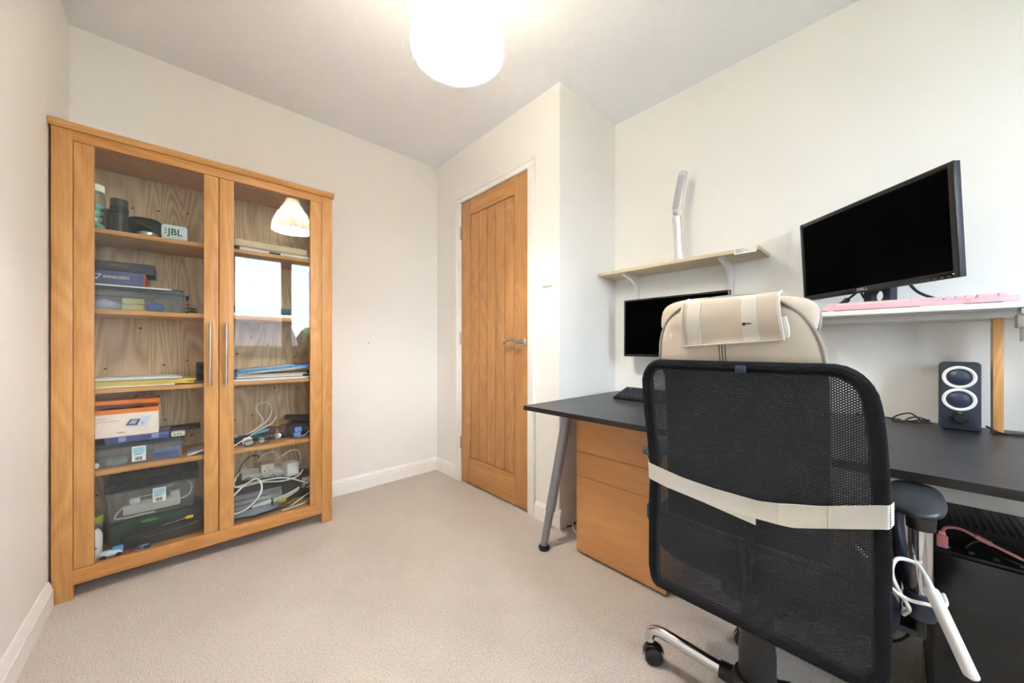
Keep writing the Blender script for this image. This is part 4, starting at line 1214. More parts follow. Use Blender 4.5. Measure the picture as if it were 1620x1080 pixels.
part('port', lap, lambda bm: [box(bm, 0.165 + 0.018 * k, 0.176 + 0.018 * k, 0.085, 0.10, 0.0138, 0.0160, 0.001, Rl) for k in range(3)], M_CABLE_G, 0)
thing1('shoulder_strap', mk(lambda bm: tube(bm, [(-1.335, -0.306, S5 + 0.022), (-1.28, -0.308, S5 + 0.02), (-1.25, -0.310, S5 + 0.015), (-1.22, -0.309, S5 + 0.017), (-1.15, -0.295, S5 + 0.02), (-1.07, -0.25, S5 + 0.035), (-1.01, -0.225, S5 + 0.062), (-0.97, -0.215, S5 + 0.085)], 0.02, 8, 8, flat=0.2, upv=(0, 0.5, 0.9))), plain('black_webbing', (26, 26, 29), 0.8, bump=0.3), 'wide black shoulder strap curving across the right cabinet floor', 'strap')
wl = [
    ([(-1.335, -0.30, S5 + 0.05), (-1.28, -0.302, S5 + 0.055), (-1.225, -0.30, S5 + 0.10), (-1.205, -0.28, S5 + 0.15), (-1.225, -0.25, S5 + 0.185), (-1.28, -0.25, S5 + 0.16), (-1.335, -0.27, S5 + 0.115)], 0.0042, 'thick white cable making a wide loop over the grey laptop shell'),
    ([(-1.26, -0.19, S5 + 0.24), (-1.30, -0.20, S5 + 0.205), (-1.315, -0.21, S5 + 0.165), (-1.29, -0.22, S5 + 0.150), (-1.2, -0.22, S5 + 0.152), (-1.1, -0.22, S5 + 0.135), (-1.03, -0.22, S5 + 0.145), (-1.0, -0.2, S5 + 0.17)], 0.004, 'white cable bowing left around the extension strip in the right cabinet'),
    ([(-1.30, -0.215, S5 + 0.155), (-1.22, -0.235, S5 + 0.165), (-1.12, -0.235, S5 + 0.16), (-1.06, -0.235, S5 + 0.14), (-1.0, -0.235, S5 + 0.105), (-0.985, -0.235, S5 + 0.095)], 0.0036, 'white cable with plug end running right below the adaptor block'),
    ([(-1.20, -0.15, zs + 0.10), (-1.19, -0.16, zs + 0.13), (-1.16, -0.165, zs + 0.145), (-1.125, -0.165, zs + 0.14), (-1.11, -0.165, zs + 0.10)], 0.0032, 'short white cable arching over the cream cube adaptor'),
    ([(-1.10, -0.165, zs + 0.11), (-1.06, -0.165, zs + 0.135), (-1.02, -0.165, zs + 0.13), (-1.005, -0.165, zs + 0.09), (-1.01, -0.17, zs + 0.05)], 0.0032, 'white cable arching over the white adaptor block'),
    ([(-1.12, -0.30, S5 + 0.004), (-1.04, -0.29, S5 + 0.006), (-0.99, -0.27, S5 + 0.012), (-0.96, -0.25, S5 + 0.03), (-0.975, -0.25, S5 + 0.045), (-1.02, -0.262, S5 + 0.03), (-1.08, -0.285, S5 + 0.008)], 0.003, 'flat loop of white cable at the right front of the cabinet floor'),
]
for pts, r, lab in wl:
    thing1('mains_cable', mk(lambda bm: tube(bm, pts, r, 8, 8)), M_CABLE_W, lab, 'cable', 'white cables in the right cabinet')
thing1('black_lead', mk(lambda bm: tube(bm, [(-1.305, -0.19, S5 + 0.15), (-1.275, -0.10, S5 + 0.225), (-1.225, -0.062, S5 + 0.262), (-1.19, -0.060, S5 + 0.25), (-1.18, -0.060, S5 + 0.17)], 0.003, 6, 8)), M_CABLE_G, 'dark grey lead arching behind the long white extension strip', 'cable')
rc = thing('cable_bundle', 'bundle of white leads tied with a yellow tag behind the black strap', 'cable', (-1.14, -0.25, S5))
for k in range(4):
    part('lead', rc, lambda bm: tube(bm, [(-1.245, -0.270 - 0.006 * k, S5 + 0.034 + 0.008 * k), (-1.17, -0.268 - 0.006 * k, S5 + 0.042 + 0.008 * k), (-1.09, -0.262 - 0.006 * k, S5 + 0.055 + 0.008 * k), (-1.03, -0.245 - 0.005 * k, S5 + 0.075 + 0.006 * k)], 0.0034, 6, 6), M_CABLE_W)
part('tie', rc, lambda bm: superq(bm, (-1.16, -0.276, S5 + 0.055), (0.009, 0.036, 0.038), 0.6, 0.6, 14, 8), M_BLACK)
part('tag', rc, lambda bm: box(bm, -1.135, -1.10, -0.300, -0.296, S5 + 0.05, S5 + 0.068, 0.002), plain('yellow_tag', (214, 192, 56), 0.5), label='yellow tag')

# ------------------------------------------------------------------ desk and what stands on it
DZ = 0.702
desk = thing('desk', 'long black brown desk on grey steel legs along the right wall', 'desk', (0.12, -2.15, 0))
part('desktop', desk, lambda bm: box(bm, -0.300, 0.548, -3.02, -1.302, DZ - 0.021, DZ, 0.0015), [M_DESK], 20)
part('edge_band', desk, lambda bm: (box(bm, -0.3012, -0.3001, -3.02, -1.3016, DZ - 0.0208, DZ - 0.0004), box(bm, -0.3012, 0.548, -1.3019, -1.3008, DZ - 0.0208, DZ - 0.0004)), M_DESK_EDGE, 0)


def desk_leg(tx, ty, fx, fy, name='leg'):
    t = Vector((tx, ty, DZ - 0.022))
    f_ = Vector((fx, fy, 0.022))
    d = f_ - t
    a = t + d * 0.74
    lg = part(name, desk, lambda bm: cyl(bm, t, a, 0.0235, 0.0225, 28), M_SILVER)
    part('lower_tube', lg, lambda bm: (cyl(bm, t + d * 0.735, t + d * 0.75, 0.0235, 0.019, 28), cyl(bm, a, f_, 0.0185, None, 28)), M_SILVER)
    part('foot', lg, lambda bm: lathe(bm, [(0, 0), (0.024, 0), (0.026, 0.006), (0.026, 0.014), (0.022, 0.022), (0, 0.03)], 24, Matrix.Translation((fx, fy, 0.0))), M_RUBBER)
    part('top_plate', lg, lambda bm: cyl(bm, (tx, ty, DZ - 0.030), (tx, ty, DZ - 0.0213), 0.045, None, 24), M_SILVER)


desk_leg(-0.150, -1.452, -0.215, -1.356)
desk_leg(0.44, -1.45, 0.50, -1.36)
desk_leg(-0.150, -2.86, -0.215, -2.95)
desk_leg(0.44, -2.86, 0.50, -2.95)

ped = thing('drawer_pedestal', 'beech drawer pedestal with three drawers under the desk', 'cabinet', (0.14, -1.693, 0))
part('carcass', ped, lambda bm: box(bm, -0.080, 0.42, -1.906, -1.481, 0.012, 0.655, 0.001), M_BEECH)
for z0, z1 in ((0.4885, 0.655), (0.3735, 0.4855), (0.014, 0.3705)):
    part('drawer', ped, lambda bm: box(bm, -0.120, -0.101, -1.908, -1.479, z0, z1, 0.001), M_BEECH)
part('plinth', ped, lambda bm: box(bm, -0.10, 0.41, -1.90, -1.487, 0.0, 0.012), M_BLACK)

# cables by the wall under the desk
thing1('floor_cable', mk(lambda bm: tube(bm, [(0.03, -1.30, 0.005), (0.06, -1.32, 0.012), (0.12, -1.34, 0.05), (0.2, -1.35, 0.10), (0.3, -1.34, 0.16)], 0.0045, 8, 8)), M_CABLE_B, 'black cable on the carpet by the wall corner under the desk', 'cable')
thing1('floor_cable', mk(lambda bm: tube(bm, [(0.05, -1.325, 0.02), (0.03, -1.35, 0.005), (0.02, -1.385, 0.004), (0.05, -1.42, 0.004), (0.12, -1.43, 0.004)], 0.004, 8, 8)), M_CABLE_W, 'white cable curling on the carpet beside the drawer pedestal', 'cable')


def keyboard(name, lab, ox, oy, oz, mb, mk_, depth, keyh, legend=None, base_h=0.012, rise=0.006, nrows=6, x_in=0.017):
    """Full-size keyboard, long side along Y, front edge at x = ox."""
    t = thing(name, lab, 'keyboard', (ox + depth / 2, oy - 0.22, oz))
    tilt = math.atan2(rise, depth)
    M = Matrix.Translation((ox, oy, oz + 0.002)) @ Matrix.Rotation(-tilt, 4, 'Y')
    part('case', t, lambda bm: box(bm, 0, depth, -0.440, 0, 0, base_h, 0.0025, M), mb)
    part('foot', t, lambda bm: [box(bm, x, x + 0.012, y - 0.03, y, -0.0025, 0.0005, 0.0, M) for x in (0.01, depth - 0.02) for y in (-0.03, -0.38)], M_RUBBER)
    if rise > 0.02:
        for y in (-0.05, -0.41):
            part('flip_foot', t, lambda bm: box(bm, ox + depth - 0.030, ox + depth - 0.014, oy + y, oy + y + 0.022, oz, oz + rise * 0.82, 0.001), M_RUBBER)
    pitch = 0.0191
    meshes = {}
    rows = [
        [1.25, 1.25, 1.25, 6.25, 1.25, 1.25, 1.25, 1.25, -0.25, 1, 1, 1, -0.25, 2, 1],
        [2.25] + [1] * 10 + [2.75, -1.25, 1, -1.25, 1, 1, 1],
        [1.75] + [1] * 11 + [2.25, -3.5, 1, 1, 1],
        [1.5] + [1] * 12 + [1.5, -0.25, 1, 1, 1, -0.25, 1, 1, 1],
        [1] * 13 + [2, -0.25, 1, 1, 1, -0.25, 1, 1, 1],
        [1, -1, 1, 1, 1, 1, -0.5, 1, 1, 1, 1, -0.5, 1, 1, 1, 1, -0.25, 1, 1, 1]]
    for r, row in enumerate(rows[:nrows]):
        x = x_in + 0.0095 - 0.0095 + pitch * r + (0.004 if r == 5 else 0)
        u = 0.0
        for w in row:
            if w < 0:
                u += -w
                continue
            yc = -0.008 - pitch * (u + w / 2)
            u += w
            if -yc > 0.435:
                continue
            if w not in meshes:
                bm = B()
                hw, hd = pitch * w / 2 - 0.0008, pitch / 2 - 0.0008
                vs = box(bm, -hd, hd, -hw, hw, 0, keyh)
                for v in vs:
                    if v.co.z > keyh / 2:
                        v.co.x = math.copysign(hd - 0.003, v.co.x) + 0.0008
                        v.co.y = math.copysign(hw - 0.003, v.co.y)
                o = obj('key', bm, mk_, t, 0)
                meshes[w] = o.data
            else:
                o = bpy.data.objects.new('key', meshes[w])
                COL.objects.link(o)
                o.parent = t
                o.matrix_parent_inverse = Matrix.Translation(-t.location)
            o.matrix_basis = M @ Matrix.Translation((x, yc, base_h))
    return t


kbl = keyboard('keyboard', 'black keyboard on the desk below the left monitor', 0.188, -1.492, DZ, M_BLACK, plain('charcoal_keycap', (44, 46, 54), 0.5), 0.15, 0.008, base_h=0.016, rise=0.044)

# ---- left monitor
def monitor(name, lab, c, yaw, tilt, w, h, bez, chin, stand_z, logo=None, port_x=0.0, neck=0.05, base_depth=0.18, hole=False, desk_dx=0.0):
    t = thing(name, lab, 'monitor', (c[0] + desk_dx, c[1], stand_z))
    rt = Vector((math.sin(yaw), -math.cos(yaw), 0))
    n = Vector((-math.cos(yaw), -math.sin(yaw), 0))
    up = Vector((0, 0, math.cos(tilt))) - n * math.sin(tilt)
    up.normalize()
    nn = rt.cross(up)
    M = frame_mat(c, rt, up)
    F = 0.0
    part('housing', t, lambda bm: (box(bm, -w / 2, w / 2, -h / 2, h / 2, -0.020, -0.003, 0.002, M), box(bm, -w * 0.36, w * 0.36, -h * 0.36, h * 0.30, -0.045, -0.019, 0.008, M)), M_NAVY)
    part('bezel', t, lambda bm: (box(bm, -w / 2, -w / 2 + bez, -h / 2, h / 2, -0.0032, 0.0, 0.0008, M), box(bm, w / 2 - bez, w / 2, -h / 2, h / 2, -0.0032, 0.0, 0.0008, M), box(bm, -w / 2 + bez, w / 2 - bez, h / 2 - bez, h / 2, -0.0032, 0.0, 0.0008, M), box(bm, -w / 2 + bez, w / 2 - bez, -h / 2, -h / 2 + chin, -0.0032, 0.0, 0.0008, M)), M_BLACK_G)
    part('screen', t, lambda bm: box(bm, -w / 2 + bez, w / 2 - bez, -h / 2 + chin, h / 2 - bez, -0.003, -0.0012, 0, M), M_SCREEN, 0)
    if logo:
        text('lettering', logo, 0.0135, M @ Matrix.Translation((-0.012, -h / 2 + chin * 0.52, 0.0002)), plain('pale_logo', (214, 216, 220), 0.4), t, 0.0002, 'CENTER', 1.35)
        part('power_light', t, lambda bm: box(bm, w / 2 - 0.017, w / 2 - 0.013, -h / 2 + chin * 0.45, -h / 2 + chin * 0.6, 0, 0.0004, 0, M), plain('white_led_cap', (240, 242, 250), 0.3), 0)
        part('button', t, lambda bm: [box(bm, w / 2 - 0.030 - 0.018 * k, w / 2 - 0.022 - 0.018 * k, -h / 2 + 0.004, -h / 2 + 0.006, 0, 0.0005, 0, M) for k in range(5)], M_CABLE_G, 0)
    # stand
    nb = Vector((n.x, n.y, 0))
    back = Vector(c) - nb * 0.062
    Ms = frame_mat((back.x, back.y, stand_z), rt, (0, 0, 1))
    zc = c[2] - stand_z
    if hole:
        # neck plate with a round cable hole
        def neckf(bm):
            ring = 28
            yc0 = 0.052
            rr = 0.023
            outer_pts, inner_pts = [], []
            for i in range(ring):
                a = 2 * PI * i / ring
                inner_pts.append((rr * math.cos(a), yc0 + rr * math.sin(a)))
                k = 1 / max(abs(math.cos(a)) / neck, abs(math.sin(a)) / (yc0 - 0.006))
                outer_pts.append((k * math.cos(a), yc0 + k * math.sin(a)))
            lay = []
            for z in (-0.012, 0.012):
                lay.append(([bm.verts.new(Ms @ Vector((x, y, z))) for x, y in outer_pts], [bm.verts.new(Ms @ Vector((x, y, z))) for x, y in inner_pts]))
            for i in range(ring):
                j = (i + 1) % ring
                for (o_, i_) in lay:
                    bm.faces.new((o_[i], o_[j], i_[j], i_[i]))
                bm.faces.new((lay[0][0][i], lay[0][0][j], lay[1][0][j], lay[1][0][i]))
                bm.faces.new((lay[0][1][i], lay[0][1][j], lay[1][1][j], lay[1][1][i]))
            box(bm, -neck, neck, yc0 * 2 - 0.008, zc + 0.05, -0.012, 0.012, 0.003, Ms)
        part('stand_neck', t, neckf, M_NAVY)
    else:
        part('stand_neck', t, lambda bm: box(bm, -neck, neck, 0.004, zc + 0.05, -0.012, 0.010, 0.003, Ms), M_NAVY)
    part('hinge_block', t, lambda bm: box(bm, -0.05, 0.05, zc - 0.04, zc + 0.04, 0.0105, 0.030, 0.003, Ms), M_NAVY)
    part('stand_base', t, lambda bm: prism(bm, rrect(base_depth, 0.20, 0.02, 5), 0.009, Matrix.Translation((back.x + (0.09 if hole else 0.0), back.y, stand_z + 0.0004)), 0.003) and None, M_NAVY)
    return t, M


monitor('monitor', 'switched off black monitor on the desk under the wall shelf', (0.432, -1.695, 1.095), 0.0, 0.0, 0.562, 0.332, 0.010, 0.014, DZ, base_depth=0.16)

# ---- wall shelf
SZ = 1.416
shelf = thing('wall_shelf', 'pale birch wall shelf on two white brackets above the left monitor', 'shelf', (0.465, -1.69, SZ))
part('board', shelf, lambda bm: box(bm, 0.362, 0.5655, -2.108, -1.281, SZ, SZ + 0.018, 0.0008), M_BIRCH)
stk_ = part('price_sticker', shelf, lambda bm: box(bm, 0.3612, 0.3618, -2.100, -2.012, SZ - 0.008, SZ + 0.0175), M_PAPER, 0)
part('print_lines', stk_, lambda bm: [box(bm, 0.3609, 0.3613, -2.018 - w, -2.018, SZ + zz_, SZ + zz_ + 0.0016) for zz_, w in ((0.0125, 0.035), (0.0085, 0.02), (0.004, 0.05), (-0.001, 0.03))], M_INK, 0)
for yb in (-1.437, -1.946):
    def bracket(bm):
        pts = [(0, 0), (0, -0.235), (-0.012, -0.240), (-0.022, -0.225), (-0.024, -0.10), (-0.034, -0.070), (-0.056, -0.046), (-0.10, -0.026), (-0.172, -0.014), (-0.180, -0.006), (-0.178, 0)]
        prism(bm, pts, 0.020, frame_mat((0.5655, yb + 0.010, SZ - 0.0005), (1, 0, 0), (0, 0, 1)) , 0.002)
    br = part('bracket', shelf, bracket, M_WPLASTIC)
    part('flange', br, lambda bm: (box(bm, 0.5635, 0.5657, yb - 0.017, yb + 0.017, SZ - 0.24, SZ - 0.001, 0.0008), box(bm, 0.388, 0.5635, yb - 0.014, yb + 0.014, SZ - 0.0025, SZ - 0.0002)), M_WPLASTIC)
    part('screw', br, lambda bm: [superq(bm, (x, yb - 0.0003 - 0.0, z), (0.006, 0.005, 0.006), 1, 1, 10, 6) for x, z in ((0.548, SZ - 0.065), (0.40, SZ - 0.009))] and [cyl(bm, (x, yb + 0.0099, z), (x, yb + 0.0115, z), 0.0035, None, 12) for x, z in ((0.552, SZ - 0.08), (0.40, SZ - 0.008))], M_STEEL)
    if yb < -1.8:
        text('lettering', 'max 15', 0.012, frame_mat((0.5535, yb + 0.0112, SZ - 0.175), (0, 0, -1), (1, 0, 0)), M_INK, br, 0.0002)

# ---- folding lamp on the shelf
zl_ = SZ + 0.018
dl = thing('desk_lamp', 'slim silver folding lamp standing on the pale wall shelf', 'lamp', (0.46, -1.722, zl_))
part('base', dl, lambda bm: prism(bm, rrect(0.09, 0.078, 0.02, 6), 0.010, Matrix.Translation((0.465, -1.724, zl_)), 0.003) and None, M_LAMP_AL)


def column(bm):
    secs = [(0.008, 0.037, 0.016), (0.022, 0.030, 0.012), (0.05, 0.0235, 0.010), (0.10, 0.0205, 0.009), (0.16, 0.0205, 0.009), (0.225, 0.0225, 0.009), (0.262, 0.0225, 0.009)]
    rings = []
    for z, hw, hd in secs:
        yc = -1.722 + 0.016 * (z / 0.262)
        rings.append([bm.verts.new((0.47 + px_, yc + py_, zl_ + z)) for px_, py_ in rrect(hd * 2, hw * 2, min(hd, hw) * 0.6, 4)])
    for a, b in zip(rings, rings[1:]):
        for i in range(len(a)):
            j = (i + 1) % len(a)
            bm.faces.new((a[i], a[j], b[j], b[i]))
    bm.faces.new(rings[0])
    bm.faces.new(rings[-1])


part('column', dl, column, M_LAMP_AL, 40)
part('joint', dl, lambda bm: (cyl(bm, (0.452, -1.706, zl_ + 0.274), (0.488, -1.706, zl_ + 0.274), 0.0125, None, 24), cyl(bm, (0.449, -1.706, zl_ + 0.274), (0.4525, -1.706, zl_ + 0.274), 0.008, None, 20)), M_CHROME)
Mh = Matrix.Translation((0.468, -1.706, zl_ + 0.274)) @ Matrix.Rotation(math.radians(11), 4, 'X')
hdp = part('head', dl, lambda bm: prism(bm, rrect(0.046, 0.222, 0.022, 6, 0, 0.113), 0.012, Mh @ frame_mat((-0.006, 0, 0), (0, -1, 0), (0, 0, 1)), 0.003) and None, M_LAMP_AL)
part('light_panel', hdp, lambda bm: prism(bm, rrect(0.032, 0.178, 0.008, 4, 0, 0.108), 0.0012, Mh @ frame_mat((-0.0182 + 0.000, 0, 0), (0, -1, 0), (0, 0, 1))) and None, plain('grey_diffuser', (176, 178, 184), 0.4), 0)

# ---- white riser shelf over the right of the desk
RZ = 1.100
rs = thing('monitor_riser', 'white riser shelf on wooden battens over the right of the desk', 'shelf', (0.43, -2.6, DZ))
part('board', rs, lambda bm: box(bm, 0.300, 0.5645, -3.0, -2.255, RZ, RZ + 0.018, 0.001), M_WHITE)
part('lower_board', rs, lambda bm: box(bm, 0.432, 0.5645, -2.99, -2.262, RZ - 0.022, RZ - 0.0003, 0.001), M_WHITE)
for y in (-2.2725, -2.745):
    part('batten', rs, lambda bm: box(bm, 0.448, 0.492, y - 0.011, y + 0.011, DZ + 0.0005, RZ - 0.0225, 0.001), M_PINE)
part('batten', rs, lambda bm: box(bm, 0.448, 0.492, -2.98, -2.958, DZ + 0.0005, RZ - 0.0225, 0.001), M_PINE)
cl = part('clamp', rs, lambda bm: (box(bm, 0.312, 0.348, -2.80, -2.762, RZ - 0.060, RZ - 0.020, 0.003), box(bm, 0.305, 0.355, -2.805, -2.768, RZ - 0.020, RZ - 0.0005, 0.002), cyl(bm, (0.33, -2.775, RZ - 0.10), (0.33, -2.775, RZ - 0.06), 0.006, None, 14)), M_STEEL, label='steel clamp')

mon2, M2 = monitor('monitor', 'black monitor marked DELL standing angled on the white riser shelf', (0.334, -2.436, 1.356), -0.755, -0.056, 0.555, 0.338, 0.016, 0.021, RZ + 0.018, logo='DELL', neck=0.048, base_depth=0.155, hole=True)
keyboard('keyboard', 'pale pink keyboard along the front of the white riser shelf', 0.303, -2.328, RZ + 0.018, M_PINK, plain('pink_keycap', (250, 208, 216), 0.4), 0.082, 0.010, base_h=0.0165, rise=0.006, nrows=4, x_in=0.008)
part('logo', bpy.data.objects['keyboard.001'], lambda bm: lathe(bm, [(0.0028, 0), (0.0042, 0), (0.0042, 0.0005), (0.0028, 0.0005)], 18, align((0.3022, -2.672, RZ + 0.018 + 0.0105), (0.2, -2.672, RZ + 0.018 + 0.0105))[0], True), plain('deep_pink_print', (232, 138, 158), 0.5))
thing1('monitor_cable', mk(lambda bm: tube(bm, [(0.40, -2.43, 1.205), (0.395, -2.395, 1.172), (0.40, -2.372, 1.150), (0.43, -2.335, 1.135), (0.47, -2.29, 1.123), (0.50, -2.27, 1.1225)], 0.004, 8, 8, rfun=lambda t: 2.4 if 0.22 < t < 0.45 else 1.0)), M_CABLE_B, 'black video lead with plug hanging under the left of the DELL monitor', 'cable')
thing1('monitor_cable', mk(lambda bm: tube(bm, [(0.405, -2.425, 1.20), (0.41, -2.44, 1.165), (0.43, -2.47, 1.145), (0.45, -2.52, 1.14), (0.46, -2.57, 1.123)], 0.0035, 8, 8)), M_CABLE_B, 'black lead drooping behind the stand of the DELL monitor', 'cable')
thing1('monitor_cable', mk(lambda bm: tube(bm, [(0.36, -2.545, 1.215), (0.37, -2.57, 1.175), (0.39, -2.61, 1.15), (0.41, -2.66, 1.135), (0.43, -2.72, 1.123)], 0.0048, 8, 8)), M_CABLE_B, 'thick black lead under the right of the DELL monitor', 'cable')

# ---- speaker
spk = thing('desk_speaker', 'upright black blue desk speaker with two white rings', 'speaker', (0.45, -2.662, DZ))
Ms = Matrix.Translation((0.405, -2.662, DZ + 0.002)) @ rotz(-0.10) @ Matrix.Rotation(math.radians(4), 4, 'Y')
Fs = Ms @ frame_mat((0, 0, 0), (0, -1, 0), (0, 0, 1))      # local x right, y up, z toward the room
part('body', spk, lambda bm: prism(bm, rrect(0.090, 0.228, 0.013, 6, 0, 0.116), 0.115, Fs @ Matrix.Translation((0, 0, -0.115)), 0.004) and None, M_NAVY)
for zc in (0.178, 0.103):
    r_ = part('driver_ring', spk, lambda bm: lathe(bm, [(0.0285, -0.001), (0.0285, 0.0015), (0.033, 0.003), (0.0375, 0.0015), (0.0375, -0.001)], 48, Fs @ Matrix.Translation((0, zc, 0)), True), M_WPLASTIC, label='white ring')
    part('cone', r_, lambda bm: lathe(bm, [(0.0285, 0.001), (0.0268, 0.003), (0.025, 0.0005), (0.023, 0.0008), (0.016, 0.0045), (0.008, 0.0065), (0, 0.007)], 40, Fs @ Matrix.Translation((0, zc, 0))), M_CONE, 60)
part('volume_knob', spk, lambda bm: lathe(bm, [(0.017, -0.001), (0.0165, 0.010), (0.0135, 0.014), (0.011, 0.0145), (0, 0.0135)], 36, Fs @ Matrix.Translation((0.002, 0.040, 0))), M_BLACK)
part('status_light', spk, lambda bm: box(bm, -0.001, 0.005, 0.0575, 0.0605, -0.001, 0.0008, 0, Fs), plain('green_led_cap', (170, 200, 90), 0.3), 0)
for sx in (-0.026, 0.029):
    part('jack_socket', spk, lambda bm: cyl(bm, Fs @ Vector((sx, 0.044, -0.002)), Fs @ Vector((sx, 0.044, 0.0006)), 0.0024, None, 12), M_INK)
part('foot', spk, lambda bm: [box(bm, 0.01 + 0.07 * i, 0.03 + 0.07 * i, -0.03, 0.03, -0.0, 0.0035, 0, Matrix.Translation((0.405, -2.662, DZ - 0.0005))) for i in range(2)], M_RUBBER)
thing1('speaker_cable', mk(lambda bm: tube(bm, [(0.46, -2.60, DZ + 0.02), (0.47, -2.585, DZ + 0.01), (0.48, -2.555, DZ + 0.035), (0.475, -2.52, DZ + 0.022), (0.46, -2.51, DZ + 0.006), (0.45, -2.54, DZ + 0.006), (0.45, -2.58, DZ + 0.018), (0.47, -2.60, DZ + 0.015), (0.49, -2.57, DZ + 0.022), (0.485, -2.545, DZ + 0.010), (0.46, -2.56, DZ + 0.005), (0.455, -2.605, DZ + 0.012)], 0.0026, 6, 8)), M_CABLE_B, 'tangle of black cable left of the desk speaker', 'cable')
thing1('speaker_cable', mk(lambda bm: tube(bm, [(0.44, -2.72, DZ + 0.02), (0.42, -2.745, DZ + 0.006), (0.39, -2.78, DZ + 0.006), (0.385, -2.83, DZ + 0.012), (0.40, -2.84, DZ + 0.016), (0.43, -2.82, DZ + 0.010), (0.44, -2.78, DZ + 0.003), (0.425, -2.73, DZ + 0.003)], 0.003, 6, 8)), M_CABLE_B, 'black cable right of the desk speaker by the wooden batten', 'cable')
thing1('wall_cable', mk(lambda bm: tube(bm, [(0.555, -2.40, DZ + 0.003), (0.545, -2.46, DZ + 0.003), (0.54, -2.50, DZ + 0.003), (0.52, -2.53, DZ + 0.003)], 0.0025, 6, 6)), M_CABLE_B, 'thin black cable along the wall behind the chair on the desk', 'cable')

# ---- tower computer under the desk
pc = thing('tower_computer', 'tall black tower computer standing under the right of the desk', 'computer', (0.04, -2.69, 0))
px0, px1, py0, py1 = -0.175, 0.262, -2.80, -2.578
part('case', pc, lambda bm: box(bm, px0 + 0.012, px1, py0, py1, 0.018, 0.485, 0.003), M_BLACK)
part('front_panel', pc, lambda bm: box(bm, px0, px0 + 0.012, py0 + 0.002, py1 - 0.002, 0.018, 0.492, 0.004), M_BLACK_G)
part('top_panel', pc, lambda bm: box(bm, px0 + 0.013, px1, py0, py1, 0.4855, 0.497, 0.003), M_BLACK)
for k in range(12):
    part('vent_slat', pc, lambda bm: box(bm, px1 - 0.20, px1 - 0.02, py0 + 0.03 + 0.0145 * k, py0 + 0.037 + 0.0145 * k, 0.4965, 0.4985, 0.0006), M_BLACK)
part('foot', pc, lambda bm: [box(bm, x, x + 0.04, y, y + 0.03, 0, 0.0185, 0.003) for x in (px0 + 0.03, px1 - 0.07) for y in (py0 + 0.02, py1 - 0.05)], M_RUBBER)
part('usb_port', pc, lambda bm: [box(bm, px0 + 0.03, px0 + 0.044, py1 - 0.03 - 0.035 * k, py1 - 0.022 - 0.035 * k, 0.4968, 0.4978) for k in range(4)], M_STEEL)
us = thing('usb_cable', 'dusty pink coiled keyboard lead plugged into the top of the tower computer', 'cable', (-0.165, -2.6, 0.497))
for (x, y) in ((-0.150, -2.594), (-0.142, -2.728)):
    part('plug', us, lambda bm: (box(bm, x - 0.006, x + 0.006, y - 0.0095, y + 0.0095, 0.4978, 0.528, 0.003), box(bm, x - 0.004, x + 0.004, y - 0.006, y + 0.006, 0.5275, 0.537, 0.002)), M_PINK_D)
part('lead', us, lambda bm: tube(bm, [(-0.150, -2.594, 0.535), (-0.150, -2.601, 0.548), (-0.150, -2.622, 0.552), (-0.152, -2.65, 0.541), (-0.152, -2.69, 0.524), (-0.150, -2.72, 0.512), (-0.148, -2.76, 0.504)], 0.0032, 8, 8), M_PINK_D)
part('inline_sleeve', us, lambda bm: box(bm, -0.1585, -0.1455, -0.013, 0.013, -0.004, 0.004, 0.002, Matrix.Translation((0, -2.655, 0.539)) @ Matrix.Rotation(math.radians(25), 4, 'X')), M_PINK_D)
thing1('black_lead', mk(lambda bm: tube(bm, [(-0.12, -2.63, 0.4995), (-0.10, -2.65, 0.515), (-0.09, -2.69, 0.515), (-0.11, -2.72, 0.503), (-0.14, -2.715, 0.5), (-0.13, -2.68, 0.506), (-0.06, -2.66, 0.503)], 0.0028, 6, 8)), M_CABLE_B, 'black lead looped on top of the tower computer', 'cable')
thing1('wall_flex', mk(lambda bm: tube(bm, [(0.36, -2.545, 0.66), (0.36, -2.55, 0.35), (0.34, -2.55, 0.15), (0.30, -2.55, 0.03), (0.26, -2.53, 0.006), (0.22, -2.50, 0.005)], 0.004, 8, 8)), M_CABLE_B, 'black flex hanging behind the desk beside the tower computer', 'cable')

# ------------------------------------------------------------------ office chair, its back to the camera
CCX, CCY = -0.411, -2.274
chair = thing('office_chair', 'black mesh backed office chair on a chrome five star base', 'chair', (CCX, CCY, 0))


def lerp(t, xs, ys):
    if t <= xs[0]:
        return ys[0]
    for i in range(1, len(xs)):
        if t <= xs[i]:
            k = (t - xs[i - 1]) / (xs[i] - xs[i - 1])
            return ys[i - 1] + k * (ys[i] - ys[i - 1])
    return ys[-1]


def xback(z):
    return lerp(z, (0.30, 0.45, 0.62, 0.75, 0.95), (-0.535, -0.540, -0.546, -0.553, -0.575))


ZB, ZT = 0.318, 0.947


def yl(z):      # camera-left edge of the back
    return lerp(z, (0.318, 0.332, 0.37, 0.54, 0.645, 0.72, 0.80, 0.893, 0.915, 0.932, 0.942, 0.947), (-2.064, -2.050, -2.044, -2.047, -2.052, -2.047, -2.041, -2.040, -2.046, -2.058, -2.075, -2.10))


def yr(z):
    return lerp(z, (0.318, 0.335, 0.36, 0.575, 0.715, 0.81, 0.866, 0.90, 0.923, 0.937, 0.943, 0.947), (-2.45, -2.494, -2.512, -2.513, -2.511, -2.507, -2.502, -2.495, -2.480, -2.458, -2.440, -2.40))


def bulge(y, z):
    """The stretched mesh bows gently toward the sitter between its frame sides."""
    c = (y + 2.277) / 0.235
    return 0.010 * max(0.0, 1 - c * c) * min(1, (ZT - z) / 0.1) * min(1, (z - ZB) / 0.1)


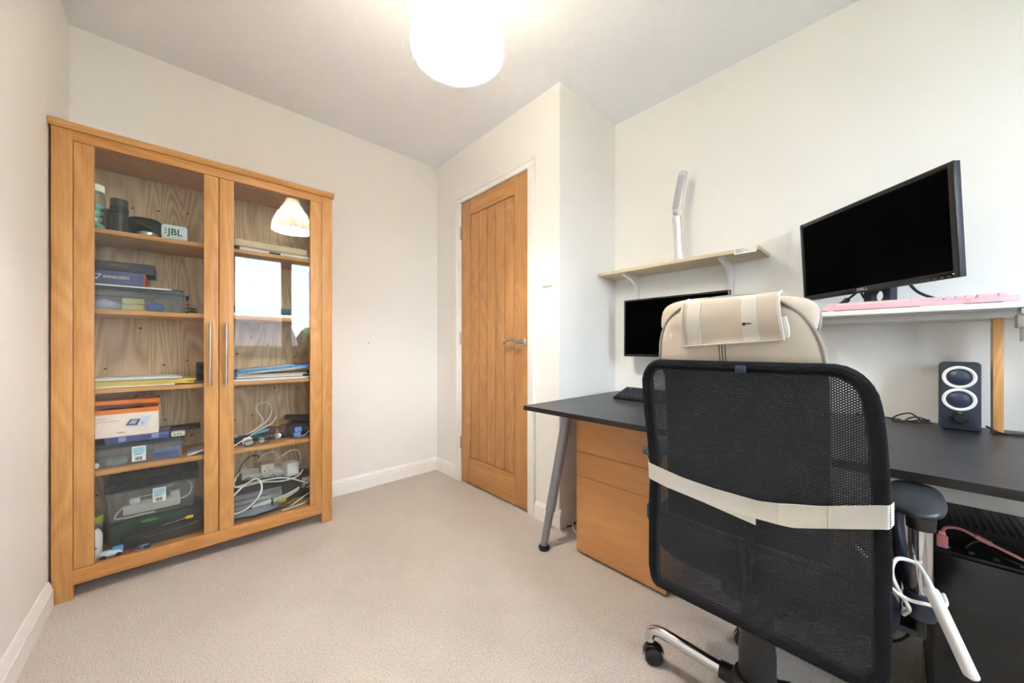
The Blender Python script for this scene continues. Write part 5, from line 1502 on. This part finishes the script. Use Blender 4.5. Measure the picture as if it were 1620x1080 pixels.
def back_panel(bm):
    nz, ny = 48, 36
    uvl = bm.loops.layers.uv.new('UVMap')
    zs = [ZB + (ZT - ZB) * (i / nz) for i in range(nz + 1)]
    grid = []
    for z in zs:
        a, b = yl(z), yr(z)
        grid.append([bm.verts.new((xback(z) + bulge(a + (b - a) * j / ny, z), a + (b - a) * j / ny, z)) for j in range(ny + 1)])
    for i in range(nz):
        for j in range(ny):
            f = bm.faces.new((grid[i][j], grid[i][j + 1], grid[i + 1][j + 1], grid[i + 1][j]))
            for lp in f.loops:
                lp[uvl].uv = (-lp.vert.co.y, lp.vert.co.z)


mp = part('back_mesh', chair, back_panel, M_MESH, 60)
outl = []
zs_ = [0.318, 0.325, 0.335, 0.35, 0.37, 0.42, 0.48, 0.54, 0.60, 0.66, 0.72, 0.78, 0.84, 0.89, 0.912, 0.928, 0.940, 0.947]
ins = 0.013
for z in zs_:
    outl.append((xback(z) + 0.010, yl(z) - ins, min(max(z, ZB + ins * 0.8), ZT - ins * 0.8)))
for y in (-2.16, -2.25, -2.34):
    outl.append((xback(ZT) + 0.010, y, ZT - ins * 0.8))
for z in reversed(zs_):
    outl.append((xback(z) + 0.010, yr(z) + ins, min(max(z, ZB + ins * 0.8), ZT - ins * 0.8)))
for y in (-2.36, -2.27, -2.18):
    outl.append((xback(ZB) + 0.010, y, ZB + ins * 0.8))
part('back_frame', chair, lambda bm: tube(bm, outl, 0.0135, 10, 2, True), M_MESH_EDGE)
# side wrap: mesh cloth pulled forward over the frame on both sides
for fn, s in ((yl, 1), (yr, -1)):
    def wrap(bm):
        rows = []
        for i in range(30):
            z = 0.345 + (0.915 - 0.345) * i / 29
            rows.append([bm.verts.new((xback(z) - 0.001 + dx, fn(z) + s * dy, z)) for dx, dy in ((0.0, -0.02), (-0.002, -0.010), (-0.001, -0.003), (0.006, 0.0005), (0.016, 0.001), (0.028, -0.004), (0.034, -0.012))])
        for a, b in zip(rows, rows[1:]):
            for k in range(len(a) - 1):
                bm.faces.new((a[k], a[k + 1], b[k + 1], b[k]))
    part('edge_wrap', chair, wrap, M_MESH_EDGE, 60)
part('lumbar_bar', chair, lambda bm: tube(bm, [(-0.522, -2.07, 0.52), (-0.516, -2.17, 0.515), (-0.514, -2.277, 0.512), (-0.516, -2.38, 0.515), (-0.520, -2.488, 0.52)], 0.0095, 10, 6), M_BLACK)
part('back_support', chair, lambda bm: tube(bm, [(-0.36, CCY, 0.355), (-0.44, CCY, 0.352), (-0.496, CCY, 0.40), (-0.511, CCY, 0.47), (-0.514, CCY, 0.525)], 0.03, 10, 8, flat=0.45, upv=(0, 1, 0)), M_BLACK)
part('worn_spot', chair, lambda bm: box(bm, xback(0.935) - 0.018, xback(0.935) - 0.010, -2.292, -2.272, 0.925, 0.941, 0.002), plain('blue_worn_cloth', (44, 56, 80), 0.8))  # bluish worn spot on the top edge, built as a thin raised block

# seat
part('seat', chair, lambda bm: superq(bm, (-0.265, CCY, 0.436), (0.49, 0.505, 0.095), 0.42, 0.28, 56, 16), M_SEAT, 60)
part('seat_shell', chair, lambda bm: superq(bm, (-0.265, CCY, 0.398), (0.46, 0.46, 0.05), 0.5, 0.3, 44, 12), M_BLACK, 60)
part('mechanism', chair, lambda bm: (box(bm, -0.47, -0.27, CCY - 0.07, CCY + 0.07, 0.335, 0.380, 0.012), tube(bm, [(-0.34, CCY - 0.06, 0.355), (-0.34, CCY - 0.17, 0.352), (-0.34, CCY - 0.215, 0.345)], 0.005, 8, 4)), M_BLACK)
part('gas_column', chair, lambda bm: lathe(bm, [(0, 0.10), (0.040, 0.10), (0.0415, 0.135), (0.041, 0.20), (0.037, 0.235), (0.0365, 0.30), (0.031, 0.305), (0.031, 0.34), (0, 0.34)], 32, Matrix.Translation((CCX, CCY, 0))), M_BLACK)
part('base_hub', chair, lambda bm: lathe(bm, [(0, 0.068), (0.042, 0.068), (0.056, 0.078), (0.058, 0.115), (0.050, 0.130), (0.042, 0.133), (0, 0.133)], 32, Matrix.Translation((CCX, CCY, 0))), M_BLACK)
for k in range(5):
    a = math.radians(93.7 - 72 * k)
    dx, dy = math.cos(a), math.sin(a)
    P = lambda r, z: Vector((CCX + r * dx, CCY + r * dy, z))
    arm = part('base_arm', chair, lambda bm: tube(bm, [P(0.045, 0.098), P(0.12, 0.100), P(0.20, 0.106), P(0.245, 0.108), P(0.270, 0.100), P(0.280, 0.082), P(0.281, 0.066)], 0.0165, 14, 8, flat=0.85, rfun=lambda t: 1.15 - 0.3 * t, upv=(-dy, dx, 0.0)), M_CHROME, 60)
    part('hub_collar', arm, lambda bm: cyl(bm, P(0.04, 0.096), P(0.085, 0.0985), 0.026, 0.0215, 20), M_BLACK)
    ca = a + (0.5, 1.2, -0.8, 2.0, 0.3)[k]
    cx_, cy_ = P(0.281, 0).x, P(0.281, 0).y
    ax = Vector((-math.sin(ca), math.cos(ca), 0))
    fw = Vector((math.cos(ca), math.sin(ca), 0))

    def castor(bm):
        c = Vector((cx_, cy_, 0.0265)) - fw * 0.012
        for s in (-1, 1):
            lathe(bm, [(0, 0), (0.020, 0), (0.0255, 0.003), (0.0265, 0.009), (0.0255, 0.016), (0.019, 0.021), (0, 0.022)], 26, align(c + ax * 0.004 * s, c + ax * 0.05 * s)[0])
        cyl(bm, (cx_, cy_, 0.035), (cx_, cy_, 0.072), 0.0075, None, 14)

    def hood(bm):
        c = Vector((cx_, cy_, 0.0265)) - fw * 0.012
        rows = []
        for i in range(13):
            th = math.radians(-5 + 165 * i / 12)
            rows.append([bm.verts.new(c + fw * (math.cos(th) * r) + Vector((0, 0, math.sin(th) * r)) + ax * w) for r, w in ((0.0295, -0.013), (0.0315, -0.010), (0.0315, 0.010), (0.0295, 0.013))])
        for a_, b_ in zip(rows, rows[1:]):
            for q in range(3):
                bm.faces.new((a_[q], a_[q + 1], b_[q + 1], b_[q]))
    part('castor', arm, lambda bm: (castor(bm), hood(bm)), M_BLACK, 40)

# armrests
for s, ya in ((1, -2.000), (-1, -2.552)):
    out = -s        # +1 toward negative y side for the right arm
    ar = part('armrest', chair, lambda bm: None or (
        cyl(bm, (-0.405, ya, 0.478), (-0.405, ya, 0.628), 0.0175, None, 28)), M_CHROME, 40, label='chrome armrest post')

    def padf(bm):
        n = 20
        rows = []
        for i in range(n + 1):
            t = i / n
            x = -0.462 + 0.262 * t
            hw = 0.0445 * (max(0.0, 1 - abs(2 * t - 1) ** 3.2)) ** 0.5 * (1.0 - 0.18 * t) + 0.001
            zc = 0.655 + 0.012 * math.sin(t * PI) - 0.008 * t
            hh = 0.0125 * (max(0.0, 1 - abs(2 * t - 1) ** 4)) ** 0.5 + 0.001
            rows.append([bm.verts.new((x, ya - s * 0.006 + hw * math.copysign(abs(math.cos(q)) ** 0.8, math.cos(q)), zc + hh * math.copysign(abs(math.sin(q)) ** 0.7, math.sin(q)))) for q in [2 * PI * k / 20 for k in range(20)]])
        for a_, b_ in zip(rows, rows[1:]):
            for k in range(20):
                j = (k + 1) % 20
                bm.faces.new((a_[k], a_[j], b_[j], b_[k]))
        bm.faces.new(rows[0])
        bm.faces.new(rows[-1])
    part('arm_pad', ar, padf, plain('arm_pad_rubber', (44, 48, 56), 0.38), 60)
    part('upper_collar', ar, lambda bm: cyl(bm, (-0.405, ya, 0.616), (-0.405, ya, 0.650), 0.0205, 0.022, 26), M_BLACK)
    part('lower_collar', ar, lambda bm: lathe(bm, [(0, 0.437), (0.020, 0.437), (0.0245, 0.445), (0.0245, 0.478), (0.0205, 0.486), (0, 0.486)], 26, Matrix.Translation((-0.405, ya, 0))), M_NAVY)
    part('front_strut', ar, lambda bm: tube(bm, [(-0.250, ya, 0.652), (-0.222, ya - s * 0.014, 0.630), (-0.210, ya - s * 0.032, 0.580), (-0.232, ya - s * 0.030, 0.520), (-0.300, ya - s * 0.016, 0.470), (-0.395, ya, 0.450)], 0.024, 12, 8, flat=0.55, upv=(0, 1, 0)), M_NAVY, 60)
    part('seat_bracket', ar, lambda bm: (box(bm, -0.40, -0.33, min(ya, ya - s * 0.09), max(ya, ya - s * 0.09), 0.388, 0.402, 0.004), box(bm, -0.40, -0.33, ya - 0.008, ya + 0.008, 0.388, 0.455, 0.004)), M_BLACK)

# ------------------------------------------------------------------ massage cushion strapped over the chair
M_PAD_SHADE = weave('shaded_pad_cloth', (44, 40, 39), 1200, var=0.1, bump=0.3)  # shade behind the chair mesh, put into the pad's colour as dark brown
cush = thing('seat_massage_cushion', 'beige massage cushion strapped over the back of the office chair', 'cushion', (-0.45, -2.25, 0.49))
PXO = -0.552     # rear face of the pad


def pad_outline(zs):
    L = lambda z: lerp(z, (0.5, 0.95, 1.007, 1.04, 1.067, 1.088, 1.10), (-2.074, -2.076, -2.079, -2.089, -2.106, -2.135, -2.175))
    R = lambda z: lerp(z, (0.5, 0.95, 0.975, 1.0, 1.03, 1.06, 1.085, 1.10), (-2.425, -2.423, -2.419, -2.412, -2.399, -2.378, -2.345, -2.315))
    return [(L(z), R(z)) for z in zs]


def pad_body(bm):
    zs = [0.50 + 0.05 * i for i in range(10)] + [0.965, 0.98, 0.995, 1.01, 1.025, 1.04, 1.055, 1.07, 1.08, 1.09, 1.10]
    ed = pad_outline(zs)
    rings = []
    for z, (a, b) in zip(zs, ed):
        ring = []
        x0 = PXO + 0.028 + (-0.0 if z > 0.9 else 0.0)
        if z < 0.93:
            x0 = max(x0, xback(z) + 0.072)
        for k in range(40):
            q = 2 * PI * k / 40
            cy_ = (a + b) / 2
            hy = (a - b) / 2
            ring.append(bm.verts.new((x0 + 0.027 * math.copysign(abs(math.sin(q)) ** 0.5, math.sin(q)) * (1 if z < 1.06 else max(0.15, (1.105 - z) / 0.045)), cy_ + hy * math.copysign(abs(math.cos(q)) ** 0.35, math.cos(q)), z)))
        rings.append(ring)
    for a, b in zip(rings, rings[1:]):
        for k in range(40):
            j = (k + 1) % 40
            bm.faces.new((a[k], a[j], b[j], b[k]))
    bm.faces.new(rings[0])
    bm.faces.new(rings[-1])


def pad_upper(bm):
    pad_body(bm)
    bmesh.ops.bisect_plane(bm, geom=bm.verts[:] + bm.edges[:] + bm.faces[:], plane_co=(0, 0, 0.925), plane_no=(0, 0, 1), clear_inner=True)


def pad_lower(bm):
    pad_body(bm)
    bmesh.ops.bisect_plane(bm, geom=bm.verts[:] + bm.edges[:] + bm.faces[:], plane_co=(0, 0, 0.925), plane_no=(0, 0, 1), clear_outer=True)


part('back_pad', cush, pad_upper, M_PAD, 60)
part('lower_back_pad', cush, pad_lower, M_PAD_SHADE, 60, label='lower back coloured dark for the shade behind the mesh')
zs2 = [0.94, 0.97, 1.0, 1.03, 1.055, 1.075, 1.09, 1.10]
ed2 = pad_outline(zs2)
pip = [(PXO + 0.012, a - 0.002, z) for z, (a, b) in zip(zs2, ed2)] + [(PXO + 0.016, -2.245, 1.1045)] + [(PXO + 0.012, b + 0.002, z) for z, (a, b) in reversed(list(zip(zs2, ed2)))]
part('piping', cush, lambda bm: tube(bm, pip, 0.0038, 8, 4), M_PIPING)
for y in (-2.231, -2.2375, -2.244):
    part('seam', cush, lambda bm: tube(bm, [(PXO - 0.0005, y + 0.004, 0.998), (PXO - 0.0005, y, 0.935)], 0.0009, 6, 2), M_STAIN)
# headrest pillow on the sitter's side, poking out round the pad
part('headrest_pillow', cush, lambda bm: superq(bm, (-0.468, -2.2285, 1.055), (0.085, 0.350, 0.114), 0.6, 0.62, 44, 18, Matrix.Rotation(math.radians(3), 4, 'X'), 0.02, 9, 2), M_PAD, 60)
pp = []
for k in range(28):
    q = 2 * PI * k / 28
    pp.append((-0.462, -2.2285 + 0.175 * math.copysign(abs(math.cos(q)) ** 0.62, math.cos(q)), 1.055 + 0.057 * math.copysign(abs(math.sin(q)) ** 0.6, math.sin(q)) - 0.0524 * 0.175 * math.cos(q) * -1.0))
part('pillow_piping', cush, lambda bm: tube(bm, pp, 0.0036, 8, 3, True), M_PIPING)


# flap folded over the top of the pad
FL = dict(yt0=-2.148, yt1=-2.345, yb0=-2.146, yb1=-2.354)


def flap_pt(u, v):
    """u across left to right, v from top (0) down (1)."""
    y = (FL['yt0'] + (FL['yt1'] - FL['yt0']) * u) * (1 - v) + (FL['yb0'] + (FL['yb1'] - FL['yb0']) * u) * v
    zt, zb_ = 1.1075, 0.984 + 0.014 * u
    z = zt + (zb_ - zt) * v
    x = PXO - 0.004 - 0.014 * math.sin(PI * min(1, v * 1.1)) - 0.006 * math.sin(PI * u) * v
    if v < 0.12:
        x += 0.035 * (1 - v / 0.12) ** 2
    x -= 0.006 * math.exp(-((u - 0.48) / 0.16) ** 2 - ((v - 0.6) / 0.25) ** 2) * -1.0
    return Vector((x, y, z))


def sheet(bm, fn, nu, nv, t):
    A = [[bm.verts.new(fn(i / nu, j / nv)) for i in range(nu + 1)] for j in range(nv + 1)]
    Bk = [[bm.verts.new(fn(i / nu, j / nv) + Vector((t, 0, 0))) for i in range(nu + 1)] for j in range(nv + 1)]
    for j in range(nv):
        for i in range(nu):
            bm.faces.new((A[j][i], A[j][i + 1], A[j + 1][i + 1], A[j + 1][i]))
            bm.faces.new((Bk[j][i], Bk[j + 1][i], Bk[j + 1][i + 1], Bk[j][i + 1]))
    for i in range(nu):
        bm.faces.new((A[0][i], Bk[0][i], Bk[0][i + 1], A[0][i + 1]))
        bm.faces.new((A[nv][i], A[nv][i + 1], Bk[nv][i + 1], Bk[nv][i]))
    for j in range(nv):
        bm.faces.new((A[j][0], A[j + 1][0], Bk[j + 1][0], Bk[j][0]))
        bm.faces.new((A[j][nu], Bk[j][nu], Bk[j + 1][nu], A[j + 1][nu]))


fl = part('flap', cush, lambda bm: sheet(bm, flap_pt, 30, 22, 0.004), M_PAD, 60)
for u0, u1 in ((0.065, 0.215), (0.655, 0.80)):
    part('velcro_strip', fl, lambda bm: sheet(bm, lambda u, v: flap_pt(u0 + (u1 - u0) * u, 0.06 + 0.92 * v) + Vector((-0.0022, 0, 0)), 6, 20, 0.002), M_VELCRO, 60, label='cream velcro strip')
part('edge_binding', fl, lambda bm: [tube(bm, [flap_pt(u, v / 10) + Vector((-0.001, 0, 0)) for v in range(11)], 0.003, 6, 2) for u in (0.0, 1.0)][0:2] and tube(bm, [flap_pt(v / 10, 1.0) + Vector((-0.001, 0, 0)) for v in range(11)], 0.002, 6, 2), M_WEB)
part('rolled_end', fl, lambda bm: tube(bm, [flap_pt(1.0, 0.55) + Vector((0.012, -0.002, 0)), flap_pt(1.0, 0.75) + Vector((0.010, -0.004, 0)), flap_pt(1.0, 0.95) + Vector((0.008, -0.003, 0))], 0.008, 10, 4, flat=0.7), M_VELCRO)
part('stain', fl, lambda bm: (superq(bm, flap_pt(0.675, 0.64) + Vector((-0.0028, 0, 0)), (0.002, 0.009, 0.008), 1, 1, 12, 6, None, 0.4, 200, 1), superq(bm, flap_pt(0.715, 0.635) + Vector((-0.0028, 0, 0)), (0.002, 0.016, 0.003), 1, 1, 12, 6)), M_STAIN)

# lower strap round the chair back
SY = (-2.040, -2.058, -2.10, -2.141, -2.18, -2.216, -2.26, -2.307, -2.34, -2.37, -2.416, -2.46, -2.500, -2.516)
ST = (0.668, 0.661, 0.652, 0.644, 0.640, 0.637, 0.636, 0.635, 0.641, 0.649, 0.660, 0.676, 0.690, 0.694)
SB = (0.625, 0.617, 0.607, 0.602, 0.597, 0.593, 0.5925, 0.594, 0.595, 0.5975, 0.614, 0.630, 0.645, 0.650)


def strap_pt(u, v, off=0.0):
    k = u * (len(SY) - 1)
    i = min(int(k), len(SY) - 2)
    f_ = k - i
    y = SY[i] + (SY[i + 1] - SY[i]) * f_
    zt = ST[i] + (ST[i + 1] - ST[i]) * f_
    zb_ = SB[i] + (SB[i + 1] - SB[i]) * f_
    z = zt + (zb_ - zt) * v
    x = xback(z) + min(0.0, 0.0) + bulge(y, z) * 0.25 - 0.0055 - off + 0.0012 * math.sin(v * PI)
    if u < 0.06:
        x += 0.03 * (1 - u / 0.06) ** 2
    if u > 0.96:
        x += 0.03 * ((u - 0.96) / 0.04) ** 2
    return Vector((x, y, z))


sp_ = part('back_strap', cush, lambda bm: sheet(bm, strap_pt, 60, 4, 0.0018), M_WEB, 60, label='pale elastic strap')
part('strap_patch', sp_, lambda bm: sheet(bm, lambda u, v: strap_pt(0.628 + 0.165 * u, v * 0.96 + 0.02, 0.0026), 12, 4, 0.002), M_VELCRO, 60)
part('strap_tail', sp_, lambda bm: sheet(bm, lambda u, v: Vector((xback(0.6) + 0.0005, -2.196 - 0.105 * u, (0.632 - 0.01 * u) + (-0.043 - 0.006 * u + 0.004) * v)), 10, 4, 0.0015), plain('ivory_velcro', (214, 212, 196), 0.85), 60)
part('stitch', sp_, lambda bm: tube(bm, [strap_pt(0.785, v / 6, 0.004) for v in range(7)], 0.0007, 5, 2), M_PIPING)

# seat part of the cushion
part('seat_pad', cush, lambda bm: superq(bm, (-0.285, -2.265, 0.503), (0.40, 0.45, 0.042), 0.5, 0.3, 44, 12), M_PAD_D, 60)
part('seat_flap', cush, lambda bm: sheet(bm, lambda u, v: Vector((-0.50 + 0.10 * u, -2.468 - 0.055 * v, 0.548 - 0.01 * u - 0.055 * v * v)), 8, 8, 0.004), M_PAD_D, 60)

# hand control hanging from the arm by its white cord
ctl = thing('hand_control', 'white bar shaped hand control hanging by its cord from the right armrest', 'remote control', (-0.45, -2.59, 0.47))
Q0, Q1 = Vector((-0.458, -2.566, 0.517)), Vector((-0.468, -2.607, 0.400))
Mc = frame_mat((Q0 + Q1) / 2, (1, 0, 0), (Q1 - Q0))
Mc = frame_mat((Q0 + Q1) / 2, (0.55, -0.8, 0.25), (Q1 - Q0))
LN = (Q1 - Q0).length
part('body', ctl, lambda bm: prism(bm, rrect(0.0165, LN + 0.02, 0.007, 6), 0.021, Mc @ Matrix.Translation((0, 0, -0.0105)), 0.005) and None, M_WPLASTIC, 60)
part('display', ctl, lambda bm: prism(bm, rrect(0.008, 0.040, 0.003, 3, 0, 0.012), 0.001, Mc @ Matrix.Translation((0, 0, 0.0101))) and None, M_INK)
part('display_back', ctl, lambda bm: prism(bm, rrect(0.008, 0.045, 0.003, 3, 0.0, 0.012), 0.001, Mc @ frame_mat((0.0079, 0, 0), (0, 0, -1), (0, 1, 0))) and None, M_INK)
part('cord_grip', ctl, lambda bm: cyl(bm, Q0 + (Q0 - Q1).normalized() * 0.002, Q0 + (Q0 - Q1).normalized() * 0.030, 0.0055, 0.0035, 14), M_CABLE_W)
part('cord', ctl, lambda bm: tube(bm, [Q0 + (Q0 - Q1).normalized() * 0.028, (-0.425, -2.545, 0.550), (-0.435, -2.52, 0.552), (-0.455, -2.512, 0.530), (-0.462, -2.522, 0.500), (-0.465, -2.535, 0.475), (-0.455, -2.530, 0.457), (-0.448, -2.528, 0.452), (-0.44, -2.530, 0.462)], 0.0036, 8, 8), M_CABLE_W)
thing1('cushion_lead', mk(lambda bm: tube(bm, [(-0.43, -2.46, 0.552), (-0.462, -2.495, 0.524), (-0.478, -2.512, 0.508), (-0.462, -2.535, 0.490), (-0.440, -2.556, 0.482), (-0.432, -2.576, 0.482), (-0.415, -2.584, 0.485), (-0.39, -2.582, 0.49)], 0.0035, 8, 8)), M_CABLE_W, 'white lead looped round the foot of the right armrest post', 'cable')
